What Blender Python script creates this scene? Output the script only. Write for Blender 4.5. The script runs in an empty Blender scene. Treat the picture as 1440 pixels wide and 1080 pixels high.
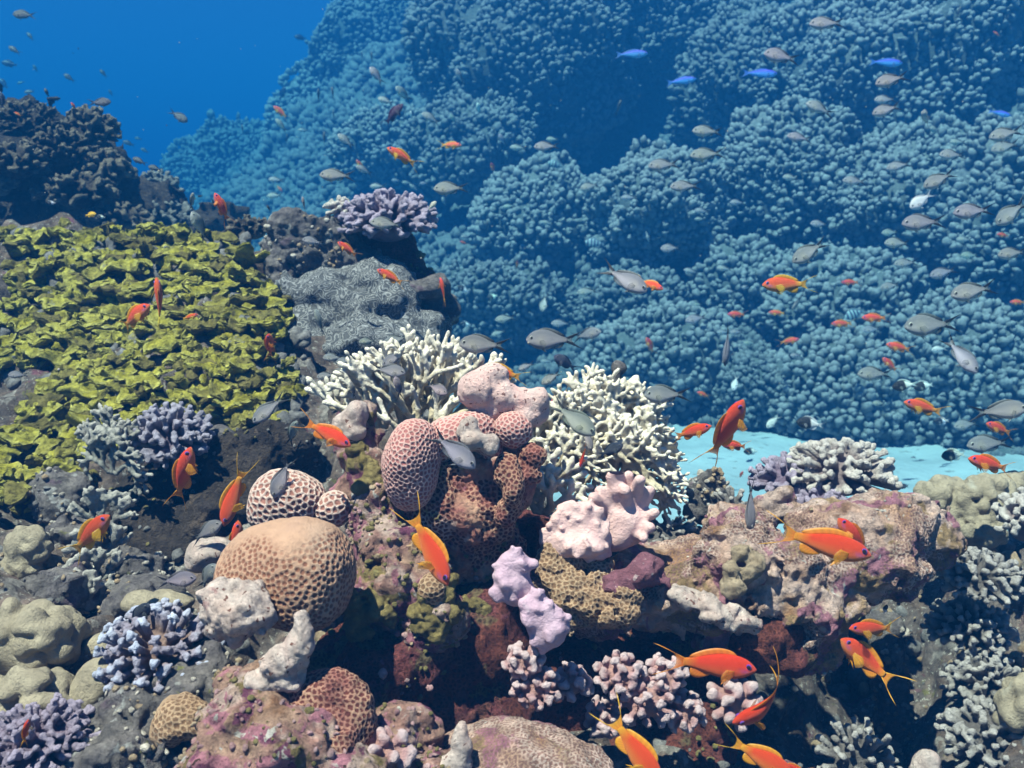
import bpy, math, random
import numpy as np
from mathutils import Vector, Matrix

R = math.radians
random.seed(7)
rng = np.random.default_rng(11)
SC = bpy.context.scene
COL = SC.collection

# ------------------------------------------------------------------ camera
LENS, SENS = 32.0, 36.0
PITCH = 10.0
cam_d = bpy.data.cameras.new('camera'); cam = bpy.data.objects.new('camera', cam_d); COL.objects.link(cam)
cam_d.lens = LENS; cam_d.sensor_width = SENS; cam_d.clip_start = 0.02; cam_d.clip_end = 500
cam.location = (0, 0, 0); cam.rotation_euler = (R(90 - PITCH), 0, 0)
cam_d.dof.use_dof = True; cam_d.dof.focus_distance = 1.0; cam_d.dof.aperture_fstop = 13
SC.camera = cam
KW = SENS / LENS
CF = np.array([0, math.cos(R(PITCH)), -math.sin(R(PITCH))])
CU = np.array([0, math.sin(R(PITCH)), math.cos(R(PITCH))])
CR = np.array([1.0, 0, 0])
def P(px, py, d):
    """world point at photo pixel (1440x1080) and distance d along the view axis"""
    return CR * ((px - 720) / 1440 * KW * d) + CU * (-(py - 540) / 1440 * KW * d) + CF * d
def S(d): return KW * d / 1440

# ------------------------------------------------------------------ light
SUN_TO = np.array([-0.30, -0.30, 1.0]); SUN_TO = SUN_TO / np.linalg.norm(SUN_TO)   # towards the sun
sl = bpy.data.lights.new('sun', 'SUN'); so = bpy.data.objects.new('sun', sl); COL.objects.link(so)
sl.energy = 5.0; sl.angle = R(0.6); sl.color = (1.0, 0.585, 0.48)
so.rotation_euler = Vector(SUN_TO).to_track_quat('Z', 'Y').to_euler()
so.location = (0, 0, 20)
W = bpy.data.worlds.new('World'); SC.world = W; W.use_nodes = True
wt = W.node_tree; wt.nodes.clear()
wo = wt.nodes.new('ShaderNodeOutputWorld'); wb = wt.nodes.new('ShaderNodeBackground')
sk = wt.nodes.new('ShaderNodeTexSky'); sk.sky_type = 'NISHITA'; sk.sun_disc = False
sk.sun_elevation = math.asin(SUN_TO[2]); sk.sun_rotation = math.atan2(SUN_TO[0], SUN_TO[1])
wm = wt.nodes.new('ShaderNodeMix'); wm.data_type = 'RGBA'; wm.blend_type = 'MULTIPLY'; wm.inputs[0].default_value = 1
wm.inputs[7].default_value = (0.36, 0.5, 0.9, 1)      # daylight filtered blue by the water above
wt.links.new(sk.outputs[0], wm.inputs[6]); wt.links.new(wm.outputs[2], wb.inputs[0]); wt.links.new(wb.outputs[0], wo.inputs[0])
wb.inputs[1].default_value = 0.03
SC.view_settings.view_transform = 'Standard'; SC.view_settings.look = 'None'
SC.view_settings.exposure = 2.35; SC.view_settings.gamma = 1; SC.view_settings.use_curve_mapping = False
SC.render.engine = 'CYCLES'
cy = SC.cycles
cy.max_bounces = 4; cy.diffuse_bounces = 2; cy.glossy_bounces = 1; cy.transmission_bounces = 2
cy.transparent_max_bounces = 6; cy.volume_bounces = 0; cy.caustics_reflective = False; cy.caustics_refractive = False
cy.use_denoising = True

# ------------------------------------------------------------------ numpy noise
_pr = np.random.default_rng(3)
PERM = _pr.permutation(256).astype(np.int32)
G = _pr.normal(size=(256, 3)); G = (G / np.linalg.norm(G, axis=1)[:, None]).astype(np.float32)
def hsh(i, j, k): return PERM[(PERM[(PERM[i & 255] + j) & 255] + k) & 255]
def pn(p):
    p = np.asarray(p, np.float32)
    i = np.floor(p).astype(np.int32); f = p - i
    u = f * f * f * (f * (f * 6 - 15) + 10)
    out = np.zeros(len(p), np.float32)
    for dx in (0, 1):
        wx = u[:, 0] if dx else 1 - u[:, 0]
        for dy in (0, 1):
            wy = u[:, 1] if dy else 1 - u[:, 1]
            for dz in (0, 1):
                wz = u[:, 2] if dz else 1 - u[:, 2]
                g = G[hsh(i[:, 0] + dx, i[:, 1] + dy, i[:, 2] + dz)]
                out += wx * wy * wz * (g[:, 0] * (f[:, 0] - dx) + g[:, 1] * (f[:, 1] - dy) + g[:, 2] * (f[:, 2] - dz))
    return out * 1.5
def fbm(p, octs=4, lac=2.1, gain=0.5):
    p = np.asarray(p, np.float32); a = 1.0; o = 0
    for n in range(octs):
        o = o + a * pn(p + n * 17.3); p = p * lac; a *= gain
    return o
def worley(p, jit=0.8):
    p = np.asarray(p, np.float32); i = np.floor(p).astype(np.int32)
    f1 = np.full(len(p), 9, np.float32); f2 = f1.copy()
    for dx in (-1, 0, 1):
        for dy in (-1, 0, 1):
            for dz in (-1, 0, 1):
                c = i + np.array([dx, dy, dz], np.int32)
                g = G[hsh(c[:, 0], c[:, 1], c[:, 2])] * 0.5 * jit
                d = np.linalg.norm(c + 0.5 + g - p, axis=1)
                n = d < f1
                f2 = np.where(n, f1, np.minimum(f2, d)); f1 = np.where(n, d, f1)
    return f1, f2

def surf_cells(V, sp, seed=0):
    """even cells over a surface: distances to the nearest and second nearest polyp centre, in cell spacings"""
    from mathutils.kdtree import KDTree
    r_ = np.random.default_rng(seed); g = {}; pts = []
    for q in r_.permutation(len(V)):
        p = V[q]; c = (int(p[0] // sp), int(p[1] // sp), int(p[2] // sp)); ok = True
        for i in (-1, 0, 1):
            for j in (-1, 0, 1):
                for k in (-1, 0, 1):
                    for o in g.get((c[0] + i, c[1] + j, c[2] + k), ()):
                        if (o[0] - p[0]) ** 2 + (o[1] - p[1]) ** 2 + (o[2] - p[2]) ** 2 < sp * sp * .8: ok = False; break
                    if not ok: break
                if not ok: break
            if not ok: break
        if ok: g.setdefault(c, []).append(p); pts.append(p)
    kd = KDTree(len(pts))
    for i, p in enumerate(pts): kd.insert(p, i)
    kd.balance(); out = np.ones((len(V), 2), np.float32)
    for i, p in enumerate(V):
        f = kd.find_n(p, 2); out[i, 0] = f[0][2]; out[i, 1] = f[-1][2]
    return out[:, 0] / sp, out[:, 1] / sp

# ------------------------------------------------------------------ objects
def tag(o, label=None, cat=None, group=None, kind=None):
    if label: o['label'] = label
    if cat: o['category'] = cat
    if group: o['group'] = group
    if kind: o['kind'] = kind
    return o
def empty(name, loc, label=None, cat=None, group=None):
    o = bpy.data.objects.new(name, None); COL.objects.link(o); o.location = loc; o.empty_display_size = 0.02
    return tag(o, label, cat, group)
def mesh(name, V, Fs, mat, parent=None, loc=None, attrs=None, smooth=True, col=None):
    """V in world space; loc = origin of the object"""
    V = np.asarray(V, np.float32)
    if not isinstance(Fs, (list, tuple)): Fs = [Fs]
    Fs = [np.asarray(f, np.int32) for f in Fs if len(f)]
    me = bpy.data.meshes.new(name)
    o3 = np.zeros(3, np.float32) if loc is None else np.asarray(loc, np.float32)
    if parent is not None and loc is None: o3 = np.array(parent.location, np.float32) if parent.get('_w') else o3
    me.vertices.add(len(V)); me.vertices.foreach_set('co', (V - o3).ravel())
    nl = sum(f.size for f in Fs); npol = sum(len(f) for f in Fs)
    me.loops.add(nl); me.polygons.add(npol)
    me.loops.foreach_set('vertex_index', np.concatenate([f.ravel() for f in Fs]))
    st = []; b = 0
    for f in Fs:
        st.append(b + np.arange(len(f)) * f.shape[1]); b += f.size
    me.polygons.foreach_set('loop_start', np.concatenate(st).astype(np.int32))
    me.update(calc_edges=True)
    me.polygons.foreach_set('use_smooth', np.full(npol, smooth))
    for an, av in (attrs or {}).items():
        a = me.attributes.new(an, 'FLOAT', 'POINT'); a.data.foreach_set('value', np.asarray(av, np.float32))
    if col is not None:
        a = me.color_attributes.new('Col', 'FLOAT_COLOR', 'POINT'); a.data.foreach_set('color', np.asarray(col, np.float32).ravel())
    me.update()
    if mat: me.materials.append(mat)
    o = bpy.data.objects.new(name, me); COL.objects.link(o)
    if parent is not None: o.parent = parent
    if loc is not None and parent is None: o.location = [float(x) for x in loc]
    return o
class MB:
    def __init__(s): s.v = []; s.f = {3: [], 4: []}; s.n = 0; s.a = []
    def add(s, V, F, a=None):
        F = np.asarray(F, np.int32); s.v.append(np.asarray(V, np.float32)); s.f[F.shape[1]].append(F + s.n); s.n += len(V)
        if a is not None: s.a.append(np.asarray(a, np.float32))
    def get(s):
        return np.concatenate(s.v), [np.concatenate(f) for f in s.f.values() if f]
def ico(sub):
    import bmesh
    bm = bmesh.new(); bmesh.ops.create_icosphere(bm, subdivisions=sub, radius=1)
    V = np.array([v.co[:] for v in bm.verts], np.float32); F = np.array([[v.index for v in f.verts] for f in bm.faces], np.int32)
    bm.free(); return V, F
ICO = {1: ico(1), 2: ico(2), 3: ico(3)}
def frame(n):
    n = np.asarray(n, float); n = n / np.linalg.norm(n)
    a = np.array([0, 0, 1.0]) if abs(n[2]) < 0.9 else np.array([1.0, 0, 0])
    x = np.cross(a, n); x /= np.linalg.norm(x); y = np.cross(n, x)
    return x, y, n
def fib(n, zmin=-1.0, jit=0.0):
    i = np.arange(n) + 0.5
    z = 1 - (1 - zmin) * i / n; ph = i * 2.39996323
    d = np.stack([np.sqrt(1 - z * z) * np.cos(ph), np.sqrt(1 - z * z) * np.sin(ph), z], 1)
    if jit: d += rng.normal(size=d.shape) * jit
    return d / np.linalg.norm(d, axis=1)[:, None]

# ------------------------------------------------------------------ smooth solids from distance fields
class SDF:
    def __init__(s, lo, hi, h):
        s.lo = np.asarray(lo, np.float32); s.h = h
        n = np.ceil((np.asarray(hi) - lo) / h).astype(int) + 1
        s.n = n; s.F = np.full(n, 0.08, np.float32)
        s.ax = [s.lo[i] + h * np.arange(n[i], dtype=np.float32) for i in range(3)]
    def sub(s, lo, hi):
        a = np.clip(np.floor((np.asarray(lo) - s.lo) / s.h).astype(int), 0, s.n)
        b = np.clip(np.ceil((np.asarray(hi) - s.lo) / s.h).astype(int) + 1, 0, s.n)
        sl = tuple(slice(a[i], b[i]) for i in range(3))
        return sl, [s.ax[0][sl[0]][:, None, None], s.ax[1][sl[1]][None, :, None], s.ax[2][sl[2]][None, None, :]]
    def comb(s, sl, d, k, carve=False):
        a = s.F[sl]
        if carve:
            s.F[sl] = np.maximum(a, -d); return
        hh = np.clip(0.5 + 0.5 * (a - d) / k, 0, 1)
        s.F[sl] = a * (1 - hh) + d * hh - k * hh * (1 - hh)
    def ball(s, c, r, k=0.01, carve=False):
        r = np.broadcast_to(np.asarray(r, float), 3); m = k + 3 * s.h + 0.006
        c = np.asarray(c, float)
        sl, X = s.sub(c - r - m, c + r + m)
        if 0 in s.F[sl].shape: return
        x, y, z = [(X[i] - c[i]) for i in range(3)]
        k0 = np.sqrt((x / r[0]) ** 2 + (y / r[1]) ** 2 + (z / r[2]) ** 2)
        k1 = np.sqrt((x / r[0] ** 2) ** 2 + (y / r[1] ** 2) ** 2 + (z / r[2] ** 2) ** 2) + 1e-9
        s.comb(sl, (k0 * (k0 - 1) / k1).astype(np.float32), k, carve)
    def cap(s, a, b, ra, rb, k=0.004):
        a = np.asarray(a, float); b = np.asarray(b, float); m = max(ra, rb) + k + 3 * s.h
        sl, X = s.sub(np.minimum(a, b) - m, np.maximum(a, b) + m)
        if 0 in s.F[sl].shape: return
        ab = b - a; L = ab @ ab + 1e-12
        t = np.clip(((X[0] - a[0]) * ab[0] + (X[1] - a[1]) * ab[1] + (X[2] - a[2]) * ab[2]) / L, 0, 1)
        d = np.sqrt((X[0] - a[0] - t * ab[0]) ** 2 + (X[1] - a[1] - t * ab[1]) ** 2 + (X[2] - a[2] - t * ab[2]) ** 2) - (ra + (rb - ra) * t)
        s.comb(sl, d.astype(np.float32), k)
    def noise(s, *layers, off=0.0, ridge=False):
        tot = sum(l[0] for l in layers) * 1.5
        ii = np.nonzero(np.abs(s.F) < tot + 2 * s.h)
        p = np.stack([s.ax[i][ii[i]] for i in range(3)], 1)
        for amp, sc in layers:
            n = pn(p * sc + off)
            s.F[ii] -= amp * n
    def mesh(s):
        F = s.F; sg = F < 0
        c = np.zeros(np.array(F.shape) - 1, np.int8)
        for a in (0, 1):
            for b in (0, 1):
                for d in (0, 1):
                    c += sg[a:F.shape[0] - 1 + a, b:F.shape[1] - 1 + b, d:F.shape[2] - 1 + d]
        act = (c > 0) & (c < 8)
        idx = np.full(c.shape, -1, np.int32); I = np.nonzero(act); idx[I] = np.arange(len(I[0]))
        ijk = np.stack(I, 1)
        offs = [(a, b, d) for a in (0, 1) for b in (0, 1) for d in (0, 1)]
        vals = np.stack([F[I[0] + a, I[1] + b, I[2] + d] for a, b, d in offs], 1)
        acc = np.zeros((len(ijk), 3), np.float32); cnt = np.zeros(len(ijk), np.float32)
        for p in range(8):
            for q in range(p + 1, 8):
                if sum(abs(offs[p][i] - offs[q][i]) for i in range(3)) != 1: continue
                va, vb = vals[:, p], vals[:, q]; m = (va < 0) != (vb < 0)
                t = np.where(m, va / np.where(m, va - vb, 1), 0)[:, None]
                pos = np.array(offs[p]) + t * (np.array(offs[q]) - np.array(offs[p]))
                acc += np.where(m[:, None], pos, 0); cnt += m
        V = s.lo + s.h * (ijk + acc / cnt[:, None])
        Q = []
        def quads(m, a, cells):
            q = np.stack(cells, 1); ok = (q >= 0).all(1)
            q = np.where(a[:, None], q, q[:, ::-1]); Q.append(q[ok])
        a, b = sg[:-1, 1:-1, 1:-1], sg[1:, 1:-1, 1:-1]; m = np.nonzero(a != b); i, j, k = m[0], m[1] + 1, m[2] + 1
        quads(m, a[m], [idx[i, j - 1, k - 1], idx[i, j, k - 1], idx[i, j, k], idx[i, j - 1, k]])
        a, b = sg[1:-1, :-1, 1:-1], sg[1:-1, 1:, 1:-1]; m = np.nonzero(a != b); i, j, k = m[0] + 1, m[1], m[2] + 1
        quads(m, a[m], [idx[i - 1, j, k - 1], idx[i - 1, j, k], idx[i, j, k], idx[i, j, k - 1]])
        a, b = sg[1:-1, 1:-1, :-1], sg[1:-1, 1:-1, 1:]; m = np.nonzero(a != b); i, j, k = m[0] + 1, m[1] + 1, m[2]
        quads(m, a[m], [idx[i - 1, j - 1, k], idx[i, j - 1, k], idx[i, j, k], idx[i - 1, j, k]])
        return V, np.concatenate(Q)
def vnormals(V, F):
    n = np.zeros_like(V)
    fn = np.cross(V[F[:, 2]] - V[F[:, 0]], V[F[:, -1]] - V[F[:, 1]] if F.shape[1] == 4 else V[F[:, 1]] - V[F[:, 0]])
    if F.shape[1] == 3: fn = np.cross(V[F[:, 1]] - V[F[:, 0]], V[F[:, 2]] - V[F[:, 0]])
    for c in range(F.shape[1]): np.add.at(n, F[:, c], fn)
    return n / (np.linalg.norm(n, axis=1)[:, None] + 1e-12)

# ------------------------------------------------------------------ materials
class NT:
    def __init__(s, name):
        s.m = bpy.data.materials.new(name); s.m.use_nodes = True; s.t = s.m.node_tree; s.t.nodes.clear()
        s.out = s.n('ShaderNodeOutputMaterial')
    def n(s, t, **kw):
        nd = s.t.nodes.new(t)
        for k, v in kw.items(): setattr(nd, k, v)
        return nd
    def l(s, a, b): s.t.links.new(a, b)
    def put(s, sock, v):
        if isinstance(v, bpy.types.NodeSocket): s.l(v, sock)
        else: sock.default_value = v
    def math(s, op, a, b=None, c=None, clamp=False):
        nd = s.n('ShaderNodeMath', operation=op, use_clamp=clamp); s.put(nd.inputs[0], a)
        if b is not None: s.put(nd.inputs[1], b)
        if c is not None: s.put(nd.inputs[2], c)
        return nd.outputs[0]
    def mix(s, f, a, b, mode='MIX'):
        nd = s.n('ShaderNodeMix', data_type='RGBA', blend_type=mode)
        s.put(nd.inputs[0], f)
        for q, v in ((6, a), (7, b)): s.put(nd.inputs[q], (*v, 1) if isinstance(v, tuple) and len(v) == 3 else v)
        return nd.outputs[2]
    def rng(s, v, a, b, c=0.0, d=1.0, smooth=True):
        nd = s.n('ShaderNodeMapRange'); nd.interpolation_type = 'SMOOTHSTEP' if smooth else 'LINEAR'
        s.put(nd.inputs[0], v)
        for q, x in zip((1, 2, 3, 4), (a, b, c, d)): nd.inputs[q].default_value = x
        return nd.outputs[0]
    def noise(s, co, sc, det=3, dist=0.0, rough=0.55):
        nd = s.n('ShaderNodeTexNoise'); s.l(co, nd.inputs['Vector']); nd.inputs['Scale'].default_value = sc
        nd.inputs['Detail'].default_value = det; nd.inputs['Distortion'].default_value = dist; nd.inputs['Roughness'].default_value = rough
        return nd.outputs[0]
    def vor(s, co, sc, feat='F1', rnd=1.0):
        nd = s.n('ShaderNodeTexVoronoi', feature=feat); s.l(co, nd.inputs['Vector']); nd.inputs['Scale'].default_value = sc
        nd.inputs['Randomness'].default_value = rnd
        return nd.outputs['Distance']
    def ramp(s, f, cols):
        nd = s.n('ShaderNodeValToRGB'); e = nd.color_ramp.elements
        n = len(cols)
        while len(e) < n: e.new(0.5)
        for i, c in enumerate(cols):
            if len(c) == 2: p, c = c
            else: p = 0.3 + 0.4 * i / max(1, n - 1)
            e[i].position = p; e[i].color = (*c, 1)
        s.l(f, nd.inputs[0]); return nd.outputs[0]
def coral_mat(name, cols, s=14, specks=(), cell=None, tip=None, attr=None, bump=((160, 0.5, 0.004),), rough=0.8, grime=0.45, maze=None, spec=0.25, gsc=70):
    t = NT(name); co = t.n('ShaderNodeTexCoord').outputs['Object']
    base = t.ramp(t.noise(co, s, 4, 0.6), cols)
    for sc, thr, soft, c, det in specks:
        base = t.mix(t.rng(t.noise(co, sc, det, 0.4), thr, thr + soft), base, c)
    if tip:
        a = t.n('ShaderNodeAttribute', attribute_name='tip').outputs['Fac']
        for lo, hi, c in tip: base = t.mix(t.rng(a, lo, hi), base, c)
    heights = []
    if attr:                                   # modelled cells: pigment follows the polyps
        a = t.n('ShaderNodeAttribute', attribute_name='cell').outputs['Fac']
        base = t.mix(t.rng(a, attr[0], attr[1]), base, attr[2])
    if cell:
        sc, dark, w0, w1, dep, amt = cell
        wco = t.n('ShaderNodeVectorMath', operation='ADD')
        nz = t.n('ShaderNodeTexNoise'); t.l(co, nz.inputs['Vector']); nz.inputs['Scale'].default_value = sc * 0.35
        sub = t.n('ShaderNodeVectorMath', operation='MULTIPLY_ADD'); t.l(nz.outputs['Color'], sub.inputs[0])
        sub.inputs[1].default_value = (0.9 / sc,) * 3; sub.inputs[2].default_value = (-0.45 / sc,) * 3
        t.l(co, wco.inputs[0]); t.l(sub.outputs[0], wco.inputs[1])
        e = t.rng(t.vor(wco.outputs[0], sc, 'DISTANCE_TO_EDGE', 0.7), w0, w1)
        base = t.mix(t.math('MULTIPLY', e, amt), base, dark)
        heights.append((t.math('SUBTRACT', 1.0, e), dep))
    if maze:
        sc, dark, dep = maze
        w = t.math('SINE', t.math('MULTIPLY', t.noise(co, sc, 1, 0.5), 62.0))
        e = t.rng(w, -0.3, 0.7)
        base = t.mix(t.math('SUBTRACT', 1.0, e), base, dark); heights.append((e, dep))
    if grime:
        g = t.rng(t.noise(co, gsc, 6, 0.2, 0.7), 0.28, 0.72, 1 - grime * 1.15, 1 + grime * 0.75, False)
        base = mul(t, base, g)
    bs = t.n('ShaderNodeBsdfPrincipled'); t.l(base, bs.inputs['Base Color'])
    bs.inputs['Roughness'].default_value = rough; bs.inputs['Specular IOR Level'].default_value = spec
    nrm = None
    for sc, st, dist in bump: heights.append((t.noise(co, sc, 6, 0.3, 0.7), dist * st * 3.2))
    for h, d in heights:
        b = t.n('ShaderNodeBump'); b.inputs['Strength'].default_value = 1.0; b.inputs['Distance'].default_value = d
        t.l(h, b.inputs['Height'])
        if nrm: t.l(nrm, b.inputs['Normal'])
        nrm = b.outputs[0]
    if nrm: t.l(nrm, bs.inputs['Normal'])
    t.l(bs.outputs[0], t.out.inputs['Surface'])
    return t.m
def mul(t, c, g):
    nd = t.n('ShaderNodeVectorMath', operation='SCALE'); t.l(c, nd.inputs[0]); t.l(g, nd.inputs['Scale']); return nd.outputs[0]
# ------------------------------------------------------------------ the setting
# sand floor
SAND_Z = -1.0
def sand():
    t = NT('sand'); co = t.n('ShaderNodeTexCoord').outputs['Object']
    c = t.ramp(t.noise(co, 3, 5), [(0.22, 0.26, 0.29), (0.28, 0.33, 0.37), (0.32, 0.38, 0.42)])
    c = t.mix(t.rng(t.noise(co, 22, 4), 0.62, 0.7), c, (0.17, 0.18, 0.18))
    bs = t.n('ShaderNodeBsdfPrincipled'); t.l(c, bs.inputs['Base Color']); bs.inputs['Roughness'].default_value = 0.9
    b = t.n('ShaderNodeBump'); b.inputs['Distance'].default_value = 0.02; t.l(t.noise(co, 14, 6), b.inputs['Height']); t.l(b.outputs[0], bs.inputs['Normal'])
    t.l(bs.outputs[0], t.out.inputs['Surface']); return t.m
def grid(xs, ys, zf):
    X, Y = np.meshgrid(xs, ys, indexing='ij'); p = np.stack([X.ravel(), Y.ravel()], 1)
    V = np.concatenate([p, zf(p)[:, None]], 1); nx, ny = len(xs), len(ys)
    i = np.arange(nx * ny).reshape(nx, ny)
    F = np.stack([i[:-1, :-1].ravel(), i[1:, :-1].ravel(), i[1:, 1:].ravel(), i[:-1, 1:].ravel()], 1)
    return V, F
def sand_z(p):
    q = np.concatenate([p, np.zeros((len(p), 1))], 1)
    return SAND_Z + 0.03 * pn(q * 1.6) + 0.012 * pn(q * 6)
xs = np.concatenate([[-38, -20, -10], np.arange(-5, 7, 0.06), [10, 20, 38]]); ys = np.concatenate([[-2.5, 0], np.arange(0.6, 6, 0.06), [8, 14, 25, 40, 58]])
V, F = grid(xs, ys, sand_z)
tag(mesh('seabed', V, F, sand()), kind='structure')

# near reef terrain: a smooth surface through points of the reef
CP = [(0, 330, 1.85), (150, 328, 1.8), (300, 340, 1.8), (390, 345, 1.78), (0, 450, 1.6), (200, 450, 1.56), (370, 450, 1.5),
      (0, 560, 1.42), (200, 560, 1.37), (400, 570, 1.33), (0, 690, 1.22), (120, 690, 1.2), (250, 760, 1.22), (300, 800, 1.12), (40, 800, 1.03),
      (150, 850, 0.97), (0, 950, .86), (150, 1010, .84), (0, 1090, .74), (300, 1090, .76), (480, 1080, .84), (600, 1000, .95), (740, 1090, .85),
      (520, 800, 1.1), (640, 820, 1.12), (800, 900, 1.15), (560, 620, 1.25), (700, 640, 1.3), (850, 730, 1.3), (960, 800, 1.25),
      (1180, 1080, 1.15), (1150, 960, 1.35), (1080, 800, 1.3), (1230, 800, 1.5), (1340, 900, 1.3), (1420, 760, 1.4), (1420, 1000, 1.05), (1400, 1085, .95),
      (480, 500, 1.72), (560, 500, 1.85), (620, 560, 1.8)]
cw = [P(*c) for c in CP]
cw += [np.array(a, float) for a in [(-1.2, 2.3, -.55), (-.6, 2.4, -.75), (0, 2.1, -1.1), (0.35, 1.9, -1.1), (.8, 2.0, -1.1), (1.3, 2.1, -1.1), (.3, 1.4, -.66), (.15, 1.34, -.62), (.45, 1.42, -.66), (.08, 1.5, -.7), (0.25, 1.65, -.95), (.6, 1.75, -.95),
      (0, 2.8, -1.25), (1, 2.8, -1.3), (2.2, 2.2, -1.1), (-2.4, 2.0, -.1), (-2.4, 3, -.6), (-1, 3.2, -1.1), (2.2, 1, -.6), (-2.2, .8, -.4), (0, .3, -.62), (1.3, .5, -.6), (-1.3, .4, -.55)]]
cw = np.array(cw)
def tps_fit(p, z, lam=1e-3):
    n = len(p); d = np.linalg.norm(p[:, None] - p[None], axis=2); K = np.where(d > 0, d * d * np.log(d + 1e-9), 0) + lam * np.eye(n)
    Q = np.concatenate([np.ones((n, 1)), p], 1); A = np.block([[K, Q], [Q.T, np.zeros((3, 3))]])
    return np.linalg.solve(A, np.concatenate([z, np.zeros(3)]))
cw_w = tps_fit(cw[:, :2], cw[:, 2])
def terr(p):
    d = np.linalg.norm(p[:, None] - cw[None, :, :2], axis=2)
    return np.where(d > 0, d * d * np.log(d + 1e-9), 0) @ cw_w[:-3] + cw_w[-3] + p @ cw_w[-2:]
def terr_n(p, e=0.03):
    dx = (terr(p + [e, 0]) - terr(p - [e, 0])) / (2 * e); dy = (terr(p + [0, e]) - terr(p - [0, e])) / (2 * e)
    n = np.stack([-dx, -dy, np.ones(len(p))], 1); return n / np.linalg.norm(n, axis=1)[:, None]

PINK, TAN, OLIVE, PURP, PALE, DKRED, GREYB = (.42, .22, .22), (.36, .24, .14), (.22, .18, .06), (.22, .11, .16), (.62, .53, .46), (.16, .05, .04), (.23, .24, .24)
m_reef = coral_mat('reef_crust', [(.10, .075, .065), (.2, .14, .11), (.16, .13, .12), (.3, .22, .18), (.13, .07, .07)], s=18,
                   specks=[(30, .56, .06, (.34, .3, .27), 5), (24, .63, .05, (.24, .1, .13), 4), (45, .62, .05, (.2, .18, .07), 4), (160, .62, .06, (.5, .46, .4), 2)], bump=((60, .8, .012), (240, .6, .004)), grime=.6)
V, F = grid(np.arange(-2.3, 2.2, 0.0125), np.arange(0.32, 3.1, 0.0125), terr)
n = vnormals(V, F)
f1, f2 = worley(V * 16)
V = V + n * (0.05 * fbm(V * 5, 3) + 0.022 * fbm(V * 20 + 5, 4) + 0.02 * (0.5 - f1))[:, None]
V[:, 2] -= 0.012
tag(mesh('reef', V, F, m_reef), kind='structure')

# far reef wall: a bank that rises to the right and away
WP = np.array([P(*c) for c in [(220, 300, 12), (350, 235, 11.5), (440, 130, 11), (560, 40, 10.6), (640, -20, 10), (760, -60, 9), (1000, -80, 8), (1250, -120, 7.4), (1440, -150, 6.6), (1700, -150, 6),
    (560, 250, 7.4), (450, 330, 6.4), (600, 420, 5.6), (700, 500, 4.9), (885, 150, 7.8), (870, 230, 7.6), (800, 400, 5.4), (1000, 230, 6.2), (1000, 400, 5.2), (1040, 560, 4.4), (1200, 250, 5.9), (1200, 400, 5.1),
    (1190, 600, 4.3), (1400, 250, 5.2), (1400, 450, 4.5), (1430, 620, 4.0), (1600, 400, 4.4), (1600, 620, 3.8), (950, 590, 4.35), (780, 570, 4.4)]] +
    [np.array(a, float) for a in [(-7, 13, -.9), (-4.5, 9.5, -.95), (-2, 6, -1.05), (0, 4.3, -1.2), (1.5, 3.6, -1.25), (3.5, 3.0, -1.25), (6, 3, -.8), (7, 5, .6), (7, 9, 2.3), (3, 10.5, 2.6), (0, 12, 2.6), (-2, 13.5, 2.0), (-5, 14, -.2)]])
wk = tps_fit(WP[:, :2], WP[:, 2], 0.08)
def wall_z(p):
    d = np.linalg.norm(p[:, None] - WP[None, :, :2], axis=2)
    return np.where(d > 0, d * d * np.log(d + 1e-9), 0) @ wk[:-3] + wk[-3] + p @ wk[-2:]
# ------------------------------------------------------------------ knobby coral mounds of the far wall
def knob_variants(n, sub, pw=0.3):
    out = []
    for q in range(n):
        V, F = ICO[sub]
        d = 1 + pw * pn(V * 1.5 + q * 9.1) + 0.3 * pn(V * 2.7 + q * 3.3) + .24 * pn(V * 4.6 + q * 1.7)
        out.append((V * d[:, None], F))
    return out
KV = {s: knob_variants(14, s) for s in (1, 2)}
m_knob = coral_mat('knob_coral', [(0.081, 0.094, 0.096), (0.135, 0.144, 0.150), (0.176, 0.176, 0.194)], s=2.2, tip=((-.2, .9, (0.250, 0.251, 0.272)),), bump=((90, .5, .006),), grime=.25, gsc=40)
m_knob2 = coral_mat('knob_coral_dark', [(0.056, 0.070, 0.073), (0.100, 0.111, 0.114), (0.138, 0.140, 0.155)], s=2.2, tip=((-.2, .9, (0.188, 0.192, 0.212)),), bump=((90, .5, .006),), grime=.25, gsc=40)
V, F = grid(np.arange(-6.5, 6.5, 0.06), np.arange(3.0, 13.6, 0.06), wall_z)
n = vnormals(V, F); V = V + n * (0.2 * fbm(V * 1.3, 3) + .05 * fbm(V * 7, 3))[:, None] - n * 0.12
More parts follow.
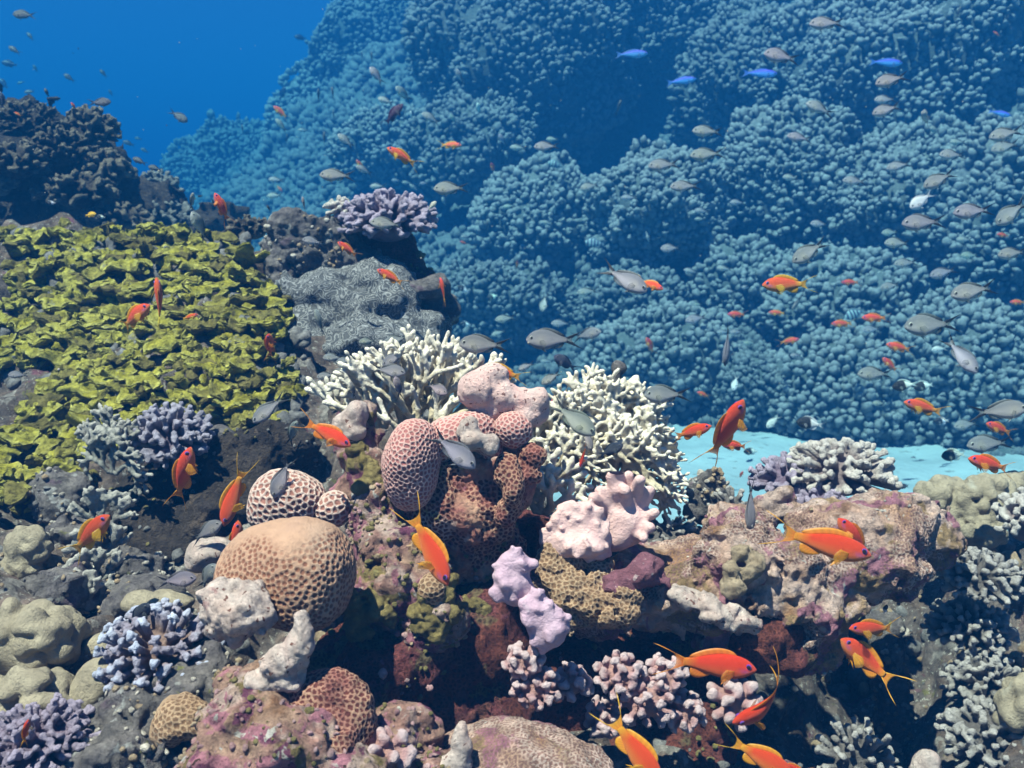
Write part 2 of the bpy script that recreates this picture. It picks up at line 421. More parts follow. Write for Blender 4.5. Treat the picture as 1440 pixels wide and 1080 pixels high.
def wall_knobs(V, F, n):
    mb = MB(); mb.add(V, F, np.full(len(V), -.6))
    c = V[F].mean(1); fn = n[F].mean(1); dist = np.linalg.norm(c, axis=1)
    px = 720 + c[:, 0] / (c @ CF) / KW * 1440
    ar = .0036 / np.maximum(.3, fn[:, 2]); pr = ar / (2.1 * (.0044 * dist) ** 2)
    ok = (px > -80) & (px < 1520) & (np.einsum('ij,ij->i', fn, c) < .35 * dist) & (dist < 13.4)
    cnt = np.where(ok, rng.poisson(np.minimum(pr, 4)), 0)
    for q in np.repeat(np.arange(len(c)), cnt):
        k = .0046 * dist[q] * rng.uniform(.6, 1.25)
        x, y, z = frame(fn[q] + np.array([0, -.15, .4]) + rng.normal(size=3) * .2); kv, kf = KV[2 if dist[q] < 5.5 else 1][rng.integers(14)]
        a = rng.uniform(0, 6.28); xx = math.cos(a) * x + math.sin(a) * y; yy = np.cross(z, xx)
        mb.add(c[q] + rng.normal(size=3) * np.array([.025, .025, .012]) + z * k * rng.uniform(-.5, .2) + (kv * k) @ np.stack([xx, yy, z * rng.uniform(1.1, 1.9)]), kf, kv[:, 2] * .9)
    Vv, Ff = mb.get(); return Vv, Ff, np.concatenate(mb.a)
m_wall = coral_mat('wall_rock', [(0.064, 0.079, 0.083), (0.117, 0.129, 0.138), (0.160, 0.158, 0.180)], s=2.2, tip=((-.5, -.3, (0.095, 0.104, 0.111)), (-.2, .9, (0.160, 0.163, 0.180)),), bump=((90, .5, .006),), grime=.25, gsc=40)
V, F, tp = wall_knobs(V, F, n)
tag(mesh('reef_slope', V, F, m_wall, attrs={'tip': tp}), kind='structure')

def mound(px, py, d, rx, ry, depth, kpx, label, mat=m_knob, tilt=0.0, sub=2, elong=1.35, grow=0.24):
    """a dome of rounded knobs; rx, ry, kpx in photo pixels at distance d"""
    s = S(d); c = P(px, py, d + depth * 0.75); depth = depth * .75; rx, ry = rx * 1.1, ry * 1.05; kpx = kpx * .72; r = np.array([rx * s, depth, ry * s]); kr = kpx * s * 0.5
    area = 2 * math.pi * ((r[0] * r[1]) ** 1.6 / 3 + (r[0] * r[2]) ** 1.6 / 3 + (r[1] * r[2]) ** 1.6 / 3) ** (1 / 1.6) * 2
    n = int(area / (kr * kr * 2.1))
    dirs = fib(n, -1, 0.0); dirs = dirs + rng.normal(size=dirs.shape) * 0.55 * kr / r.mean(); dirs /= np.linalg.norm(dirs, axis=1)[:, None]
    f = dirs @ (-CF) > -0.25; f &= (dirs[:, 2] > -0.85); dirs = dirs[f]
    ct, st = math.cos(tilt), math.sin(tilt)
    rad = 1 + grow * fbm(dirs * 1.9 + px * 0.37, 3)
    pos = dirs * r * rad[:, None]; nor = dirs / r; nor /= np.linalg.norm(nor, axis=1)[:, None]
    rot = np.array([[ct, 0, st], [0, 1, 0], [-st, 0, ct]]); pos = pos @ rot.T + c; nor = nor @ rot.T
    vis = (np.einsum('ij,ij->i', nor, pos / np.linalg.norm(pos, axis=1)[:, None]) < 0.3)
    pos, nor = pos[vis], nor[vis]
    mb = MB()
    bv, bf = ICO[3]; bb = bv * (1 + grow * fbm(bv * 1.9 + px * 0.37, 3))[:, None] * r * 0.965
    mb.add(bb @ rot.T + c, bf, np.full(len(bv), -.5))
    for q, (p, nn) in enumerate(zip(pos, nor)):
        g = nn + np.array([0, -0.12, 0.4]) + rng.normal(size=3) * 0.15
        x, y, z = frame(g); V, F = KV[sub][rng.integers(14)]
        k = kr * rng.uniform(.5, 1.12); a = rng.uniform(0, 6.28)
        xx = math.cos(a) * x + math.sin(a) * y; yy = np.cross(z, xx)
        M = np.stack([xx * rng.uniform(.8, 1.2), yy * rng.uniform(.8, 1.15), z * elong * rng.uniform(.8, 1.3)])
        mb.add(p + z * k * rng.uniform(-.55, .25) + (V * k) @ M, F, V[:, 2] * 0.9)
    V, Fs = mb.get()
    base = c.copy(); base[2] -= r[2]
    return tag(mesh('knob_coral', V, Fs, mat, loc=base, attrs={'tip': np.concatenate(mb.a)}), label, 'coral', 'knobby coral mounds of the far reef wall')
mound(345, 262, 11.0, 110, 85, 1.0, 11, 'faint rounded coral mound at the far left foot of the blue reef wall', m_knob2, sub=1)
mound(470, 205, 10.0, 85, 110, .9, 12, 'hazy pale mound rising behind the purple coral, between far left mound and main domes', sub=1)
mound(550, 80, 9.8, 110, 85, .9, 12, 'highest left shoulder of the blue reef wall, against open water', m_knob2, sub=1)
mound(560, 215, 6.9, 80, 60, .6, 13, 'small hazy mound below the left shoulder, behind the big orange fish', sub=1)
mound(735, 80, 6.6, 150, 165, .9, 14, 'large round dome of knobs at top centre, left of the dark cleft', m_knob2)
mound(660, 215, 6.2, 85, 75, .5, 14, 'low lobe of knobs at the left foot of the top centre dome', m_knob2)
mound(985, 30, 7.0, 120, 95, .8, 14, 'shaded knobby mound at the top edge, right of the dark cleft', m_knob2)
mound(760, 320, 5.5, 95, 95, .6, 16, 'wide mound of knobs right of the purple coral, above the white fire corals', m_knob)
mound(925, 300, 5.0, 95, 85, .55, 15, 'rounded mound under the dark cleft with pale knobs')
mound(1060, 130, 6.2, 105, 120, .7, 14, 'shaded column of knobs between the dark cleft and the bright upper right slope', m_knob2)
mound(1290, 110, 5.6, 260, 190, 1.1, 15, 'broad bright slope of knobs filling the upper right corner', tilt=-.25)
mound(1115, 260, 5.2, 110, 110, .6, 15, 'bright knobby bulge below the shaded column, left of the broad slope')
mound(1290, 300, 4.8, 165, 120, .7, 16, 'wide mid right mound with pale lumps under the broad upper slope')
mound(1420, 330, 4.4, 110, 150, .6, 18, 'tall mound of large knobs cut by the right edge of the view')
mound(1050, 420, 4.9, 90, 80, .5, 17, 'knobby mound behind the lone orange fish right of centre')
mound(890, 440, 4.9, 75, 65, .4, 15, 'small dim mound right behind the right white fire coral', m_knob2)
mound(940, 520, 4.5, 110, 85, .4, 17, 'low mound at the sand edge behind the right white fire coral')
mound(1190, 440, 4.5, 110, 85, .5, 18, 'mid right mound with scattered red fish before it')
mound(1180, 560, 4.1, 100, 85, .45, 19, 'lowest pale mound above the sand, behind the black and white fish')
mound(1350, 540, 4.0, 110, 130, .5, 19, 'big mound of coarse knobs low at the right edge above the smooth grey coral')
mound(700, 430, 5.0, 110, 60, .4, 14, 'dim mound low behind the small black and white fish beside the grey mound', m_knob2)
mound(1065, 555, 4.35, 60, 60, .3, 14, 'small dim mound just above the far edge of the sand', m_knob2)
# ------------------------------------------------------------------ near corals and rocks
def sstep(a, b, x): t = np.clip((x - a) / (b - a), 0, 1); return t * t * (3 - 2 * t)
def blob_field(blobs, h, k=0.012, pad=0.02):
    B = []
    for b in blobs:
        px, py, d, rx, ry = b[:5]; s = S(d); rd = (b[5] if len(b) > 5 else 0.5 * (rx + ry)) * s
        B.append((P(px, py, d), np.array([rx * s, rd, ry * s])))
    lo = np.min([c - r for c, r in B], 0) - pad - k; hi = np.max([c + r for c, r in B], 0) + pad + k
    f = SDF(lo, hi, h)
    for c, r in B: f.ball(c, r, k)
    return f
def base_of(V):
    lo, hi = V.min(0), V.max(0); return np.array([(lo[0] + hi[0]) / 2, (lo[1] + hi[1]) / 2, lo[2]])
def solid(name, label, cat, mat, blobs, h=0.004, k=0.012, noise=((.006, 30), (.003, 80)), cells=None, pits=False, mask=None, extra=None, parent=None, fine=0.0005, group=None, seed=0.0):
    f = blob_field(blobs, h, k, pad=0.02 + sum(n[0] for n in noise) * 1.5)
    if extra: extra(f)
    if noise: f.noise(*noise, off=seed)
    V, F = f.mesh(); at = {}
    if 'rock' in name and fine < .0012: fine = .0013
    if cells or fine:
        n = vnormals(V, F)
        if fine: V = V + n * (fine * fbm(V * 130, 3))[:, None]
        if cells:
            sp, dep = cells; f1, f2 = surf_cells(V, sp, int(seed * 7) + 1)
            e = 1 - sstep(.24, .56, f1) if pits else sstep(.12, .5, f2 - f1)
            if mask is not None: e = e * sstep(mask[1], mask[1] + .18 + (.5 if len(mask) > 2 else 0), fbm(V * mask[0] + seed, 3) - ((n[:, 2] - .35) * mask[2] if len(mask) > 2 else 0))
            V = V - n * (dep * e)[:, None]; at['cell'] = e
    o = mesh(name, V, F, mat, loc=None if parent is not None else base_of(V), attrs=at) if parent is None else child(name, V, F, mat, parent, at)
    return tag(o, label, cat, group) if parent is None else o
def child(name, V, F, mat, parent, attrs=None, col=None):
    pl = np.array(parent.location, np.float32)
    return mesh(name, np.asarray(V) - pl, F, mat, parent=parent, attrs=attrs, col=col)

# ---- materials
m_brain = coral_mat('brain_tan', [(.36, .20, .13), (.42, .25, .165), (.38, .23, .17)], s=9, attr=(.1, .9, (.21, .085, .05)), specks=[(5, .52, .14, (.39, .28, .21), 2)], bump=((500, .5, .0012),), grime=.15, rough=.6)
m_pinkbrain = coral_mat('brain_pink', [(.52, .30, .26), (.57, .35, .31), (.48, .26, .24)], s=14, attr=(.2, .9, (.33, .12, .11)), bump=((500, .5, .0012),), grime=.2, rough=.65)
m_palebrain = coral_mat('brain_pale', [(.54, .38, .32), (.6, .44, .38), (.48, .31, .26)], s=14, attr=(.2, .9, (.30, .13, .10)), bump=((400, .5, .0015),), grime=.3, rough=.7)
m_favia = coral_mat('cell_coral_red', [(.34, .15, .10), (.44, .25, .17), (.30, .11, .09), (.40, .26, .15)], s=16, attr=(.2, .9, (.12, .032, .025)), bump=((300, .6, .002),), grime=.4,
                    specks=[(20, .58, .06, (.46, .30, .26), 4), (26, .62, .06, (.3, .1, .14), 4), (17, .63, .06, (.26, .2, .08), 4)])
m_honey = coral_mat('cell_coral_gold', [(.48, .33, .21), (.40, .25, .15), (.58, .45, .34)], s=12, attr=(.2, .9, (.2, .11, .06)), bump=((300, .6, .002),), grime=.3)
m_knobpink = coral_mat('lobed_pink', [(.68, .40, .36), (.76, .54, .49), (.64, .28, .27)], s=13, specks=[(220, .66, .04, (.25, .12, .1), 1), (9, .55, .1, (.74, .66, .62), 3)], bump=((350, .7, .0025),), grime=.2)
m_pale = coral_mat('lobed_pale', [(.66, .46, .39), (.80, .64, .57), (.62, .37, .32)], s=16, specks=[(170, .66, .05, (.25, .12, .09), 1), (30, .6, .08, (.5, .27, .25), 4)], bump=((300, 1, .004), (90, .8, .008)), grime=.4)
m_crust = coral_mat('crust_rock', [(.26, .13, .07), (.5, .31, .22), (.40, .21, .17), (.64, .46, .39), (.30, .16, .09)], s=17,
                    specks=[(24, .56, .05, (.26, .19, .07), 5), (33, .54, .05, (.46, .19, .23), 5), (27, .58, .05, (.20, .06, .11), 4), (60, .64, .05, (.62, .56, .5), 3), (130, .68, .04, (.08, .04, .03), 2)],
                    bump=((70, .8, .009), (260, .8, .004)), grime=.55)
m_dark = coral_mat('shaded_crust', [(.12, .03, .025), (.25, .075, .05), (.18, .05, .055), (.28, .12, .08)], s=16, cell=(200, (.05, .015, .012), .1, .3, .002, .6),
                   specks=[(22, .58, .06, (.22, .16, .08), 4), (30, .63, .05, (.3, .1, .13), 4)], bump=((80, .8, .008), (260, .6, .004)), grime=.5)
m_ledge = coral_mat('ledge_crust', [(.44, .23, .12), (.64, .40, .30), (.74, .53, .45), (.46, .24, .12), (.62, .38, .30)], s=10,
                    attr=(.2, .9, (.36, .2, .16)), specks=[(7, .56, .06, (.40, .25, .12), 5), (20, .56, .06, (.40, .26, .13), 5), (26, .53, .06, (.44, .19, .24), 4), (60, .66, .05, (.7, .62, .56), 3), (14, .62, .06, (.30, .16, .1), 4)],
                    bump=((60, .8, .008), (260, .8, .004)), grime=.5)
m_algae = coral_mat('olive_tuft', [(.26, .19, .06), (.34, .26, .10), (.2, .14, .05)], s=30, bump=((420, 1, .004), (150, .8, .006)), grime=.5, specks=[(60, .62, .06, (.42, .34, .16), 3)])
m_lilac = coral_mat('lilac_finger', [(.44, .27, .35), (.50, .34, .41), (.38, .22, .31)], s=12, bump=((300, .4, .002),), grime=.15, rough=.6, specks=[(40, .62, .1, (.56, .44, .48), 2)])
m_pinkleather = coral_mat('pink_leather', [(.60, .36, .34), (.66, .43, .40), (.56, .31, .32)], s=12, bump=((300, .4, .002),), grime=.15, rough=.6)
m_white = coral_mat('fire_white', [(.44, .35, .22), (.56, .46, .32), (.38, .29, .17)], s=20, tip=((.6, 1.1, (.74, .66, .54)),), bump=((300, .5, .002),), grime=.25)
m_grayfire = coral_mat('fire_gray', [(.17, .16, .14), (.24, .23, .2), (.13, .11, .1)], s=20, tip=((.75, 1.15, (.36, .33, .29)),), bump=((300, .5, .002),), grime=.3)
m_purple = coral_mat('cauliflower_purple', [(.17, .11, .16), (.24, .17, .24), (.2, .13, .17)], s=16, tip=((.5, 1.05, (.44, .36, .46)),), bump=((300, .8, .003),), grime=.35)
m_lavgray = coral_mat('cauliflower_gray', [(.17, .12, .17), (.24, .18, .24)], s=16, tip=((.5, 1.05, (.42, .38, .46)),), bump=((300, .8, .003),), grime=.3)
m_cream = coral_mat('cauliflower_cream', [(.28, .21, .22), (.36, .28, .26)], s=14, tip=((.6, 1.0, (.64, .57, .52)),), bump=((300, .8, .003),), grime=.3)
m_acro = coral_mat('acropora_blue', [(.22, .13, .10), (.30, .2, .17)], s=18, tip=((.6, .9, (.34, .29, .36)), (.88, 1.1, (.56, .58, .72))), bump=((400, .8, .002),), grime=.3)
m_stylo = coral_mat('stylophora_pink', [(.40, .20, .17), (.5, .28, .23)], s=18, tip=((.5, .86, (.50, .28, .28)), (.86, 1.1, (.64, .47, .47))), bump=((400, .8, .002),), grime=.25)
m_stag = coral_mat('staghorn_gray', [(.13, .11, .10), (.2, .17, .16)], s=18, tip=((.6, 1.05, (.50, .45, .42)),), bump=((300, .8, .003),), grime=.35)
m_porites = coral_mat('lobed_green', [(.28, .225, .155), (.37, .305, .215), (.24, .19, .13)], s=10, specks=[(20, .6, .1, (.40, .36, .28), 3)], bump=((350, .5, .002), (60, .4, .005)), grime=.25)
m_grayrock = coral_mat('gray_rock', [(.12, .105, .10), (.25, .215, .20), (.17, .145, .15), (.36, .31, .28)], s=20,
                       specks=[(30, .6, .05, (.42, .40, .38), 4), (24, .62, .06, (.2, .14, .17), 4), (40, .64, .05, (.26, .25, .1), 4)], bump=((70, .9, .010), (240, .8, .005)), grime=.55)
m_maze = coral_mat('maze_gray', [(.25, .24, .24), (.32, .31, .31), (.27, .26, .27)], s=8, maze=(46, (.09, .088, .09), .010), bump=((240, .6, .003),), grime=.3)
m_plate = coral_mat('plate_yellow', [(.32, .27, .02), (.46, .40, .04), (.56, .50, .09), (.36, .30, .05)], s=14, attr=(.35, 1.05, (.20, .16, .05)), specks=[(28, .62, .07, (.3, .29, .27), 4), (55, .6, .1, (.15, .13, .04), 3)],
                    tip=((.72, 1.0, (.66, .60, .15)),), bump=((260, 1, .008), (110, .8, .010)), grime=.6)
m_darkcoral = coral_mat('dark_coral', [(.03, .022, .022), (.09, .065, .05), (.05, .04, .045)], s=16, specks=[(40, .6, .05, (.16, .11, .08), 4)], tip=((.7, 1.05, (.3, .24, .18)),), bump=((120, .9, .012),), grime=.5)  # dark corals; also paints the cavern shade on the left hollow rock
m_farcoral = coral_mat('far_coral', [(.1, .1, .1), (.18, .17, .17), (.14, .13, .14)], s=8, tip=((.6, 1.05, (.34, .32, .3)),), bump=((120, .9, .012),), grime=.45)

# ---- branching forms
def branch_coral(name, label, mat, px, py, d, rx, ry, n=102, fr=6.24, knobs=4, kr=.62, h=0.0025, up=(0, -.25, 1), zmin=-.15, rd=None, k=.35, seed=1, group=None, core=.55, off=0.0, kout=.8, jitter=.09, cat='coral', start=.35):
    """a head of branches that radiate from one point, each ending in a few knobs; sizes in photo pixels at distance d"""
    global rng
    sv = rng; rng = np.random.default_rng(seed)
    s = S(d); c = P(px, py, d); r = np.array([rx * s, (rd or rx) * s, ry * s]); f_ = fr * s
    x, y, z = frame(up); Rm = np.stack([x, y, z], 1)
    f = SDF(c - r.max() * 1.25 - .02, c + r.max() * 1.25 + .02, h)
    f.ball(c, r * core, f_ * k)
    for q in fib(n, zmin, jitter):
        w = Rm @ q; m = rng.uniform(.8, 1.06)
        e = c + w * r * m; b = c + w * r * start
        f.cap(b, e, f_ * .75, f_ * .85, f_ * k)
        xx, yy, zz = frame(w)
        for j in range(knobs):
            a = 6.283 * j / max(1, knobs) + rng.uniform(0, 1.5)
            f.ball(e + (math.cos(a) * xx + math.sin(a) * yy) * f_ * rng.uniform(.6, 1.05) * kout + zz * f_ * rng.uniform(-.9, .5), f_ * kr * rng.uniform(.75, 1.2), f_ * k * .7)
        if knobs: f.ball(e + zz * f_ * .3, f_ * kr, f_ * k * .7)
    V, F = f.mesh(); t = np.linalg.norm((V - c) / r, axis=1)
    rng = sv
    return tag(mesh(name, V, F, mat, loc=base_of(V), attrs={'tip': t}), label, cat, group)
def fan_coral(name, label, mat, roots, h=0.002, seed=3, thick=5.0, seg=26, depth=7, lim=None, cat='coral', link=.25, spread=(14, 42)):
    """upright fans of forking round-tipped branches. roots: (px, py, d, tilt angle, reach px)"""
    r_ = random.Random(seed); caps = []; nodes = []
    for px, py, d, ang, reach in roots:
        s = S(d); c0 = P(px, py, d); ph = r_.uniform(-.6, .6)
        ax = np.array([math.cos(ph), math.sin(ph), 0]); az = np.array([0, -.1, 1.0]); ay = np.cross(ax, az)
        def grow(p, a, dep, r0):
            L = seg * s * r_.uniform(.7, 1.25) * (.9 if dep > 2 else 1.2)
            e = p + (ax * math.cos(a) + az * math.sin(a)) * L + ay * L * r_.uniform(-.35, .35)
            r1 = max(r0 * .93, thick * s * .62)
            rel = np.linalg.norm(e - c0) / (reach * s)
            caps.append((p, e, r0, r1, rel)); nodes.append(e)
            if rel > r_.uniform(.85, 1.1) or dep > depth:
                caps.append((e, e + (ax * math.cos(a) + az * math.sin(a)) * r1 * 1.2, r1, r1 * .8, rel)); return
            sp = R(r_.uniform(*spread)); sp2 = R(r_.uniform(*spread)); u = r_.random()
            if u < .82: grow(e, a + sp, dep + 1, r1); grow(e, a - sp2, dep + 1, r1)
            else: grow(e, a + R(r_.uniform(-20, 20)), dep + 1, r1)
        for q in range(3): grow(c0 + ax * s * 8 * (q - 1), R(ang) + R((1 - q) * 34 + r_.uniform(-8, 8)), 0, thick * s * 1.25)
    nd = np.array(nodes)
    s = S(roots[0][2])
    for i in range(len(nd)):
        if r_.random() < link:
            dd = np.linalg.norm(nd - nd[i], axis=1); j = np.nonzero((dd > seg * s * .5) & (dd < seg * s * .95))[0]
            if len(j): caps.append((nd[i], nd[r_.choice(list(j))], thick * s * .6, thick * s * .6, .8))
    A = np.array([c[0] for c in caps]); B = np.array([c[1] for c in caps])
    f = SDF(np.minimum(A, B).min(0) - .02, np.maximum(A, B).max(0) + .02, h)
    for a, b, ra, rb, rel in caps: f.cap(a, b, ra, rb, .0025)
    f.noise((.0012, 90), (.0006, 220))
    V, F = f.mesh()
    mid = (A + B) / 2; rel = np.array([c[4] for c in caps])
    t = np.zeros(len(V))
    for i in range(0, len(V), 4000):
        dd = np.linalg.norm(V[i:i + 4000, None] - mid[None], axis=2); t[i:i + 4000] = rel[dd.argmin(1)]
    return tag(mesh(name, V, F, mat, loc=base_of(V), attrs={'tip': t}), label, cat)

# ---- centre: brain corals, knobs and the encrusted pillar
solid('brain_coral', 'big tan dome brain coral with brown pits, largest round coral in the foreground', 'coral', m_brain,
      [(424, 800, .85, 78, 66, 76), (420, 835, .85, 74, 50, 72), (416, 772, .855, 64, 44, 60), (345, 822, .845, 46, 44, 50), (372, 790, .86, 56, 50, 56)], h=.0011, k=.016, noise=((.006, 13), (.002, 40)), cells=(.0052, .0013), pits=True, mask=(11, -.45, .9))
solid('brain_coral', 'pink brown oval brain coral with pale ridges, standing left on the central pillar', 'coral', m_pinkbrain,
      [(574, 648, .93, 36, 52, 42), (590, 640, .94, 30, 48, 36), (578, 675, .94, 32, 42, 34)], h=.001, k=.02, noise=((.004, 22),), cells=(.0047, .0012), seed=4.)
solid('brain_coral', 'folded pink brain coral between the oval one and the dark round ball', 'coral', m_pinkbrain,
      [(640, 612, .95, 34, 27, 34), (672, 606, .955, 28, 28, 30), (618, 625, .96, 24, 30, 26), (690, 632, .96, 16, 34, 20)], h=.0011, k=.014, noise=((.004, 22),), cells=(.005, .0012), seed=9.)
solid('brain_coral', 'small dark pink brain coral ball under the pale pink lobes', 'coral', m_pinkbrain, [(721, 604, .95, 27, 26, 26)], h=.0011, k=.02, noise=((.003, 22),), cells=(.0047, .0012), seed=2.)
solid('brain_coral', 'pale brain coral with dark star pits, left behind the big tan dome', 'coral', m_palebrain,
      [(405, 698, .98, 46, 38, 44), (380, 715, .98, 30, 32, 34), (425, 720, .98, 36, 30, 34)], h=.0013, k=.02, noise=((.005, 22),), cells=(.0066, .0018), seed=6.)
solid('brain_coral', 'little pale pitted coral ball right of the pale brain coral', 'coral', m_palebrain, [(470, 714, .97, 25, 26, 25)], h=.0013, k=.02, noise=((.004, 22),), cells=(.0066, .0018), seed=1.)
solid('lobed_coral', 'pale pink lobed coral with tiny pores, crowning the central pillar', 'coral', m_knobpink,
      [(672, 548, .955, 29, 27), (694, 530, .96, 22, 18), (705, 558, .96, 26, 26), (735, 560, .96, 24, 18), (757, 566, .96, 16, 24), (745, 584, .96, 28, 16), (690, 575, .965, 34, 18)],
      h=.0017, k=.006, noise=((.004, 45), (.0012, 160)))
solid('lobed_coral', 'small whitish knob crust on the folded pink brain coral', 'coral', m_pale, [(662, 600, .92, 12, 14), (668, 618, .915, 17, 13), (690, 625, .92, 13, 15), (655, 608, .925, 13, 10)], h=.0016, k=.008, noise=((.003, 50), (.001, 180)))
solid('coral_rock', 'dark red cell coral rock of the central pillar under the brain corals', 'rock', m_favia,
      [(640, 700, .985, 88, 52, 70), (610, 735, .98, 48, 42), (680, 715, .97, 52, 50), (660, 765, 1.02, 76, 62), (715, 680, .98, 34, 44), (640, 650, .99, 80, 34, 60), (560, 710, .98, 34, 42), (690, 645, .985, 50, 36)],
      h=.0016, k=.014, noise=((.009, 26), (.005, 60), (.002, 150)), cells=(.0048, .0013), mask=(14, -.25))
solid('lobed_coral', 'brown ridged fold coral hanging at the right side of the central pillar', 'coral', m_favia,
      [(715, 660, .93, 20, 26), (722, 690, .925, 17, 30), (712, 720, .935, 18, 24), (750, 640, .945, 22, 16), (740, 668, .945, 22, 14)], h=.0015, k=.01, noise=((.005, 40), (.002, 120)), cells=(.0046, .0012))
solid('coral_rock', 'tan and olive crusted rock shoulder left of the central pillar, up to a pale knob', 'rock', m_crust,
      [(512, 592, 1.0, 20, 24), (500, 625, 1.0, 30, 30), (520, 660, .99, 34, 40), (500, 690, 1.0, 36, 32), (535, 715, .97, 40, 44), (560, 770, .955, 50, 52), (530, 760, .98, 40, 50), (580, 815, .93, 52, 46), (545, 845, .95, 60, 54), (610, 860, .93, 46, 50)],
      h=.0026, k=.016, noise=((.011, 24), (.007, 55), (.003, 140)), fine=.0008)
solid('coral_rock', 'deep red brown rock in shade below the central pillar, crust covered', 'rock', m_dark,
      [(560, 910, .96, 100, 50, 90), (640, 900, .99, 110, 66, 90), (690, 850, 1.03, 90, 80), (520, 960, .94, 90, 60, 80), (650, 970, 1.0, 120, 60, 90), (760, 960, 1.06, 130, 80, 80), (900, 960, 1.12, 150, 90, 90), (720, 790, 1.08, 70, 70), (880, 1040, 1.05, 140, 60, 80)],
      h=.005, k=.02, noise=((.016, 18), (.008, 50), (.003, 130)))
def tufts(label, pts, seed, h=.0017):
    r_ = random.Random(seed); bl = []
    for px, py, d, r in pts:
        for q in range(9): bl.append((px + r_.uniform(-1, 1) * r * .8, py + r_.uniform(-1, 1) * r * .7, d + r_.uniform(-.5, .3) * r * S(d) * .6, r * r_.uniform(.32, .55), r * r_.uniform(.28, .5)))
    return solid('soft_coral', label, 'coral', m_algae, bl, h=h, k=.006, noise=((.003, 70), (.0022, 190)), seed=seed)
tufts('olive fuzzy soft coral ball hung on the rock right of the big tan dome', [(612, 850, .9, 30), (604, 878, .9, 26), (622, 826, .9, 18)], 1)
tufts('olive fuzzy crust under the pale knob left of the oval brain coral', [(505, 640, .965, 20), (520, 676, .955, 22), (500, 610, .97, 12)], 2)
tufts('olive tufts right beside the lower edge of the big tan dome', [(512, 850, .9, 24), (505, 880, .9, 18), (540, 868, .905, 16)], 3)
tufts('little row of olive tufts in the dark gap left of the lilac corals', [(655, 852, .95, 12), (678, 852, .95, 13)], 4)
solid('cell_coral', 'small golden cell coral nub beneath the orange fish on the rock', 'coral', m_honey, [(608, 832, .9, 22, 26), (582, 775, .93, 18, 24)], h=.0014, k=.01, noise=((.004, 40),), cells=(.0048, .0012))
solid('lobed_coral', 'pink and white crust lobes left of the oval brain coral', 'coral', m_pale, [(480, 600, .975, 16, 14), (505, 578, .975, 14, 18), (497, 608, .965, 16, 12), (490, 590, .97, 18, 14)], h=.0022, k=.01, noise=((.006, 45), (.002, 140)))
# crust beside the big dome
solid('lobed_coral', 'whitish lobed crust with pits on the lower left flank of the big tan dome', 'coral', m_pale,
      [(318, 838, .80, 26, 18), (352, 838, .795, 20, 22), (335, 862, .79, 40, 26), (372, 868, .79, 22, 20), (312, 870, .80, 20, 30), (330, 895, .80, 18, 16), (358, 850, .79, 18, 16)], h=.0017, k=.009, noise=((.009, 34), (.005, 80), (.002, 170)), fine=.001)
solid('lobed_coral', 'pointed white knob rising bottom left below the big tan dome', 'coral', m_pale,
      [(423, 876, .745, 10, 16, 12), (420, 896, .745, 17, 20, 18), (414, 920, .745, 25, 24, 22), (395, 936, .745, 30, 20, 24), (366, 954, .745, 24, 12, 20), (352, 962, .748, 14, 8, 14), (405, 955, .75, 28, 16)], h=.0016, k=.008, noise=((.004, 45), (.003, 90), (.0016, 180)), fine=.0008)
solid('cell_coral', 'orange brown cell coral lump right of the pointed white knob', 'coral', m_favia,
      [(470, 985, .76, 44, 36), (430, 990, .76, 40, 40), (500, 1020, .76, 30, 40), (455, 1040, .74, 50, 40)], h=.0015, k=.02, noise=((.007, 30), (.002, 120)), cells=(.004, .001))
solid('coral_rock', 'pale crusted rock filling the bottom left under the pointed white knob', 'rock', m_crust,
      [(360, 985, .75, 46, 40), (330, 1030, .735, 60, 44), (400, 1050, .72, 70, 46), (300, 1075, .72, 50, 40), (470, 1085, .72, 70, 30), (375, 950, .77, 40, 24), (320, 960, .78, 30, 22)], h=.0026, k=.014, noise=((.012, 26), (.006, 60), (.003, 140)), fine=.0008)
solid('coral_rock', 'brown mottled rock left of the pointed white knob, below the blue tipped coral', 'rock', m_grayrock,
      [(245, 990, .84, 70, 40), (180, 1010, .83, 60, 44), (280, 950, .85, 56, 34), (230, 1050, .8, 70, 40), (150, 1060, .78, 60, 40)], h=.003, k=.014, noise=((.012, 26), (.007, 60), (.003, 140)))
solid('cell_coral', 'tan cell coral patch below the blue tipped coral', 'coral', m_honey, [(262, 1000, .79, 36, 26), (235, 1025, .78, 28, 22), (292, 1020, .78, 22, 20)], h=.0014, k=.014, noise=((.006, 36), (.002, 120)), cells=(.0044, .001), mask=(16, -.3))
# bottom centre
solid('coral_rock', 'lumpy pink and cream rock at the bottom edge left of the white blade', 'rock', m_crust,
      [(560, 1020, .8, 40, 26), (540, 1055, .78, 46, 34), (590, 1040, .8, 40, 30), (510, 1075, .76, 50, 26), (620, 1075, .78, 40, 24)], h=.0024, k=.012, noise=((.010, 30), (.006, 70), (.003, 150)), fine=.0008)
solid('lobed_coral', 'thin white blade of coral standing at the bottom edge', 'coral', m_pale, [(648, 1030, .765, 9, 18, 8), (650, 1055, .765, 15, 24, 10), (640, 1080, .765, 22, 20, 12)], h=.0017, k=.01, noise=((.003, 60), (.001, 160)))
solid('dome_coral', 'low speckled tan dome coral at the bottom edge right of the white blade', 'coral', m_ledge, [(735, 1090, .8, 125, 54, 90), (700, 1065, .82, 70, 34, 60)], h=.0017, k=.03, noise=((.008, 22), (.003, 80)), cells=(.0038, .0008))
branch_coral('finger_coral', 'pale pink stubby finger coral bunch at bottom edge on the lumpy cream rock', m_stylo, 538, 1062, .755, 42, 38, n=16, fr=9, knobs=2, seed=5)
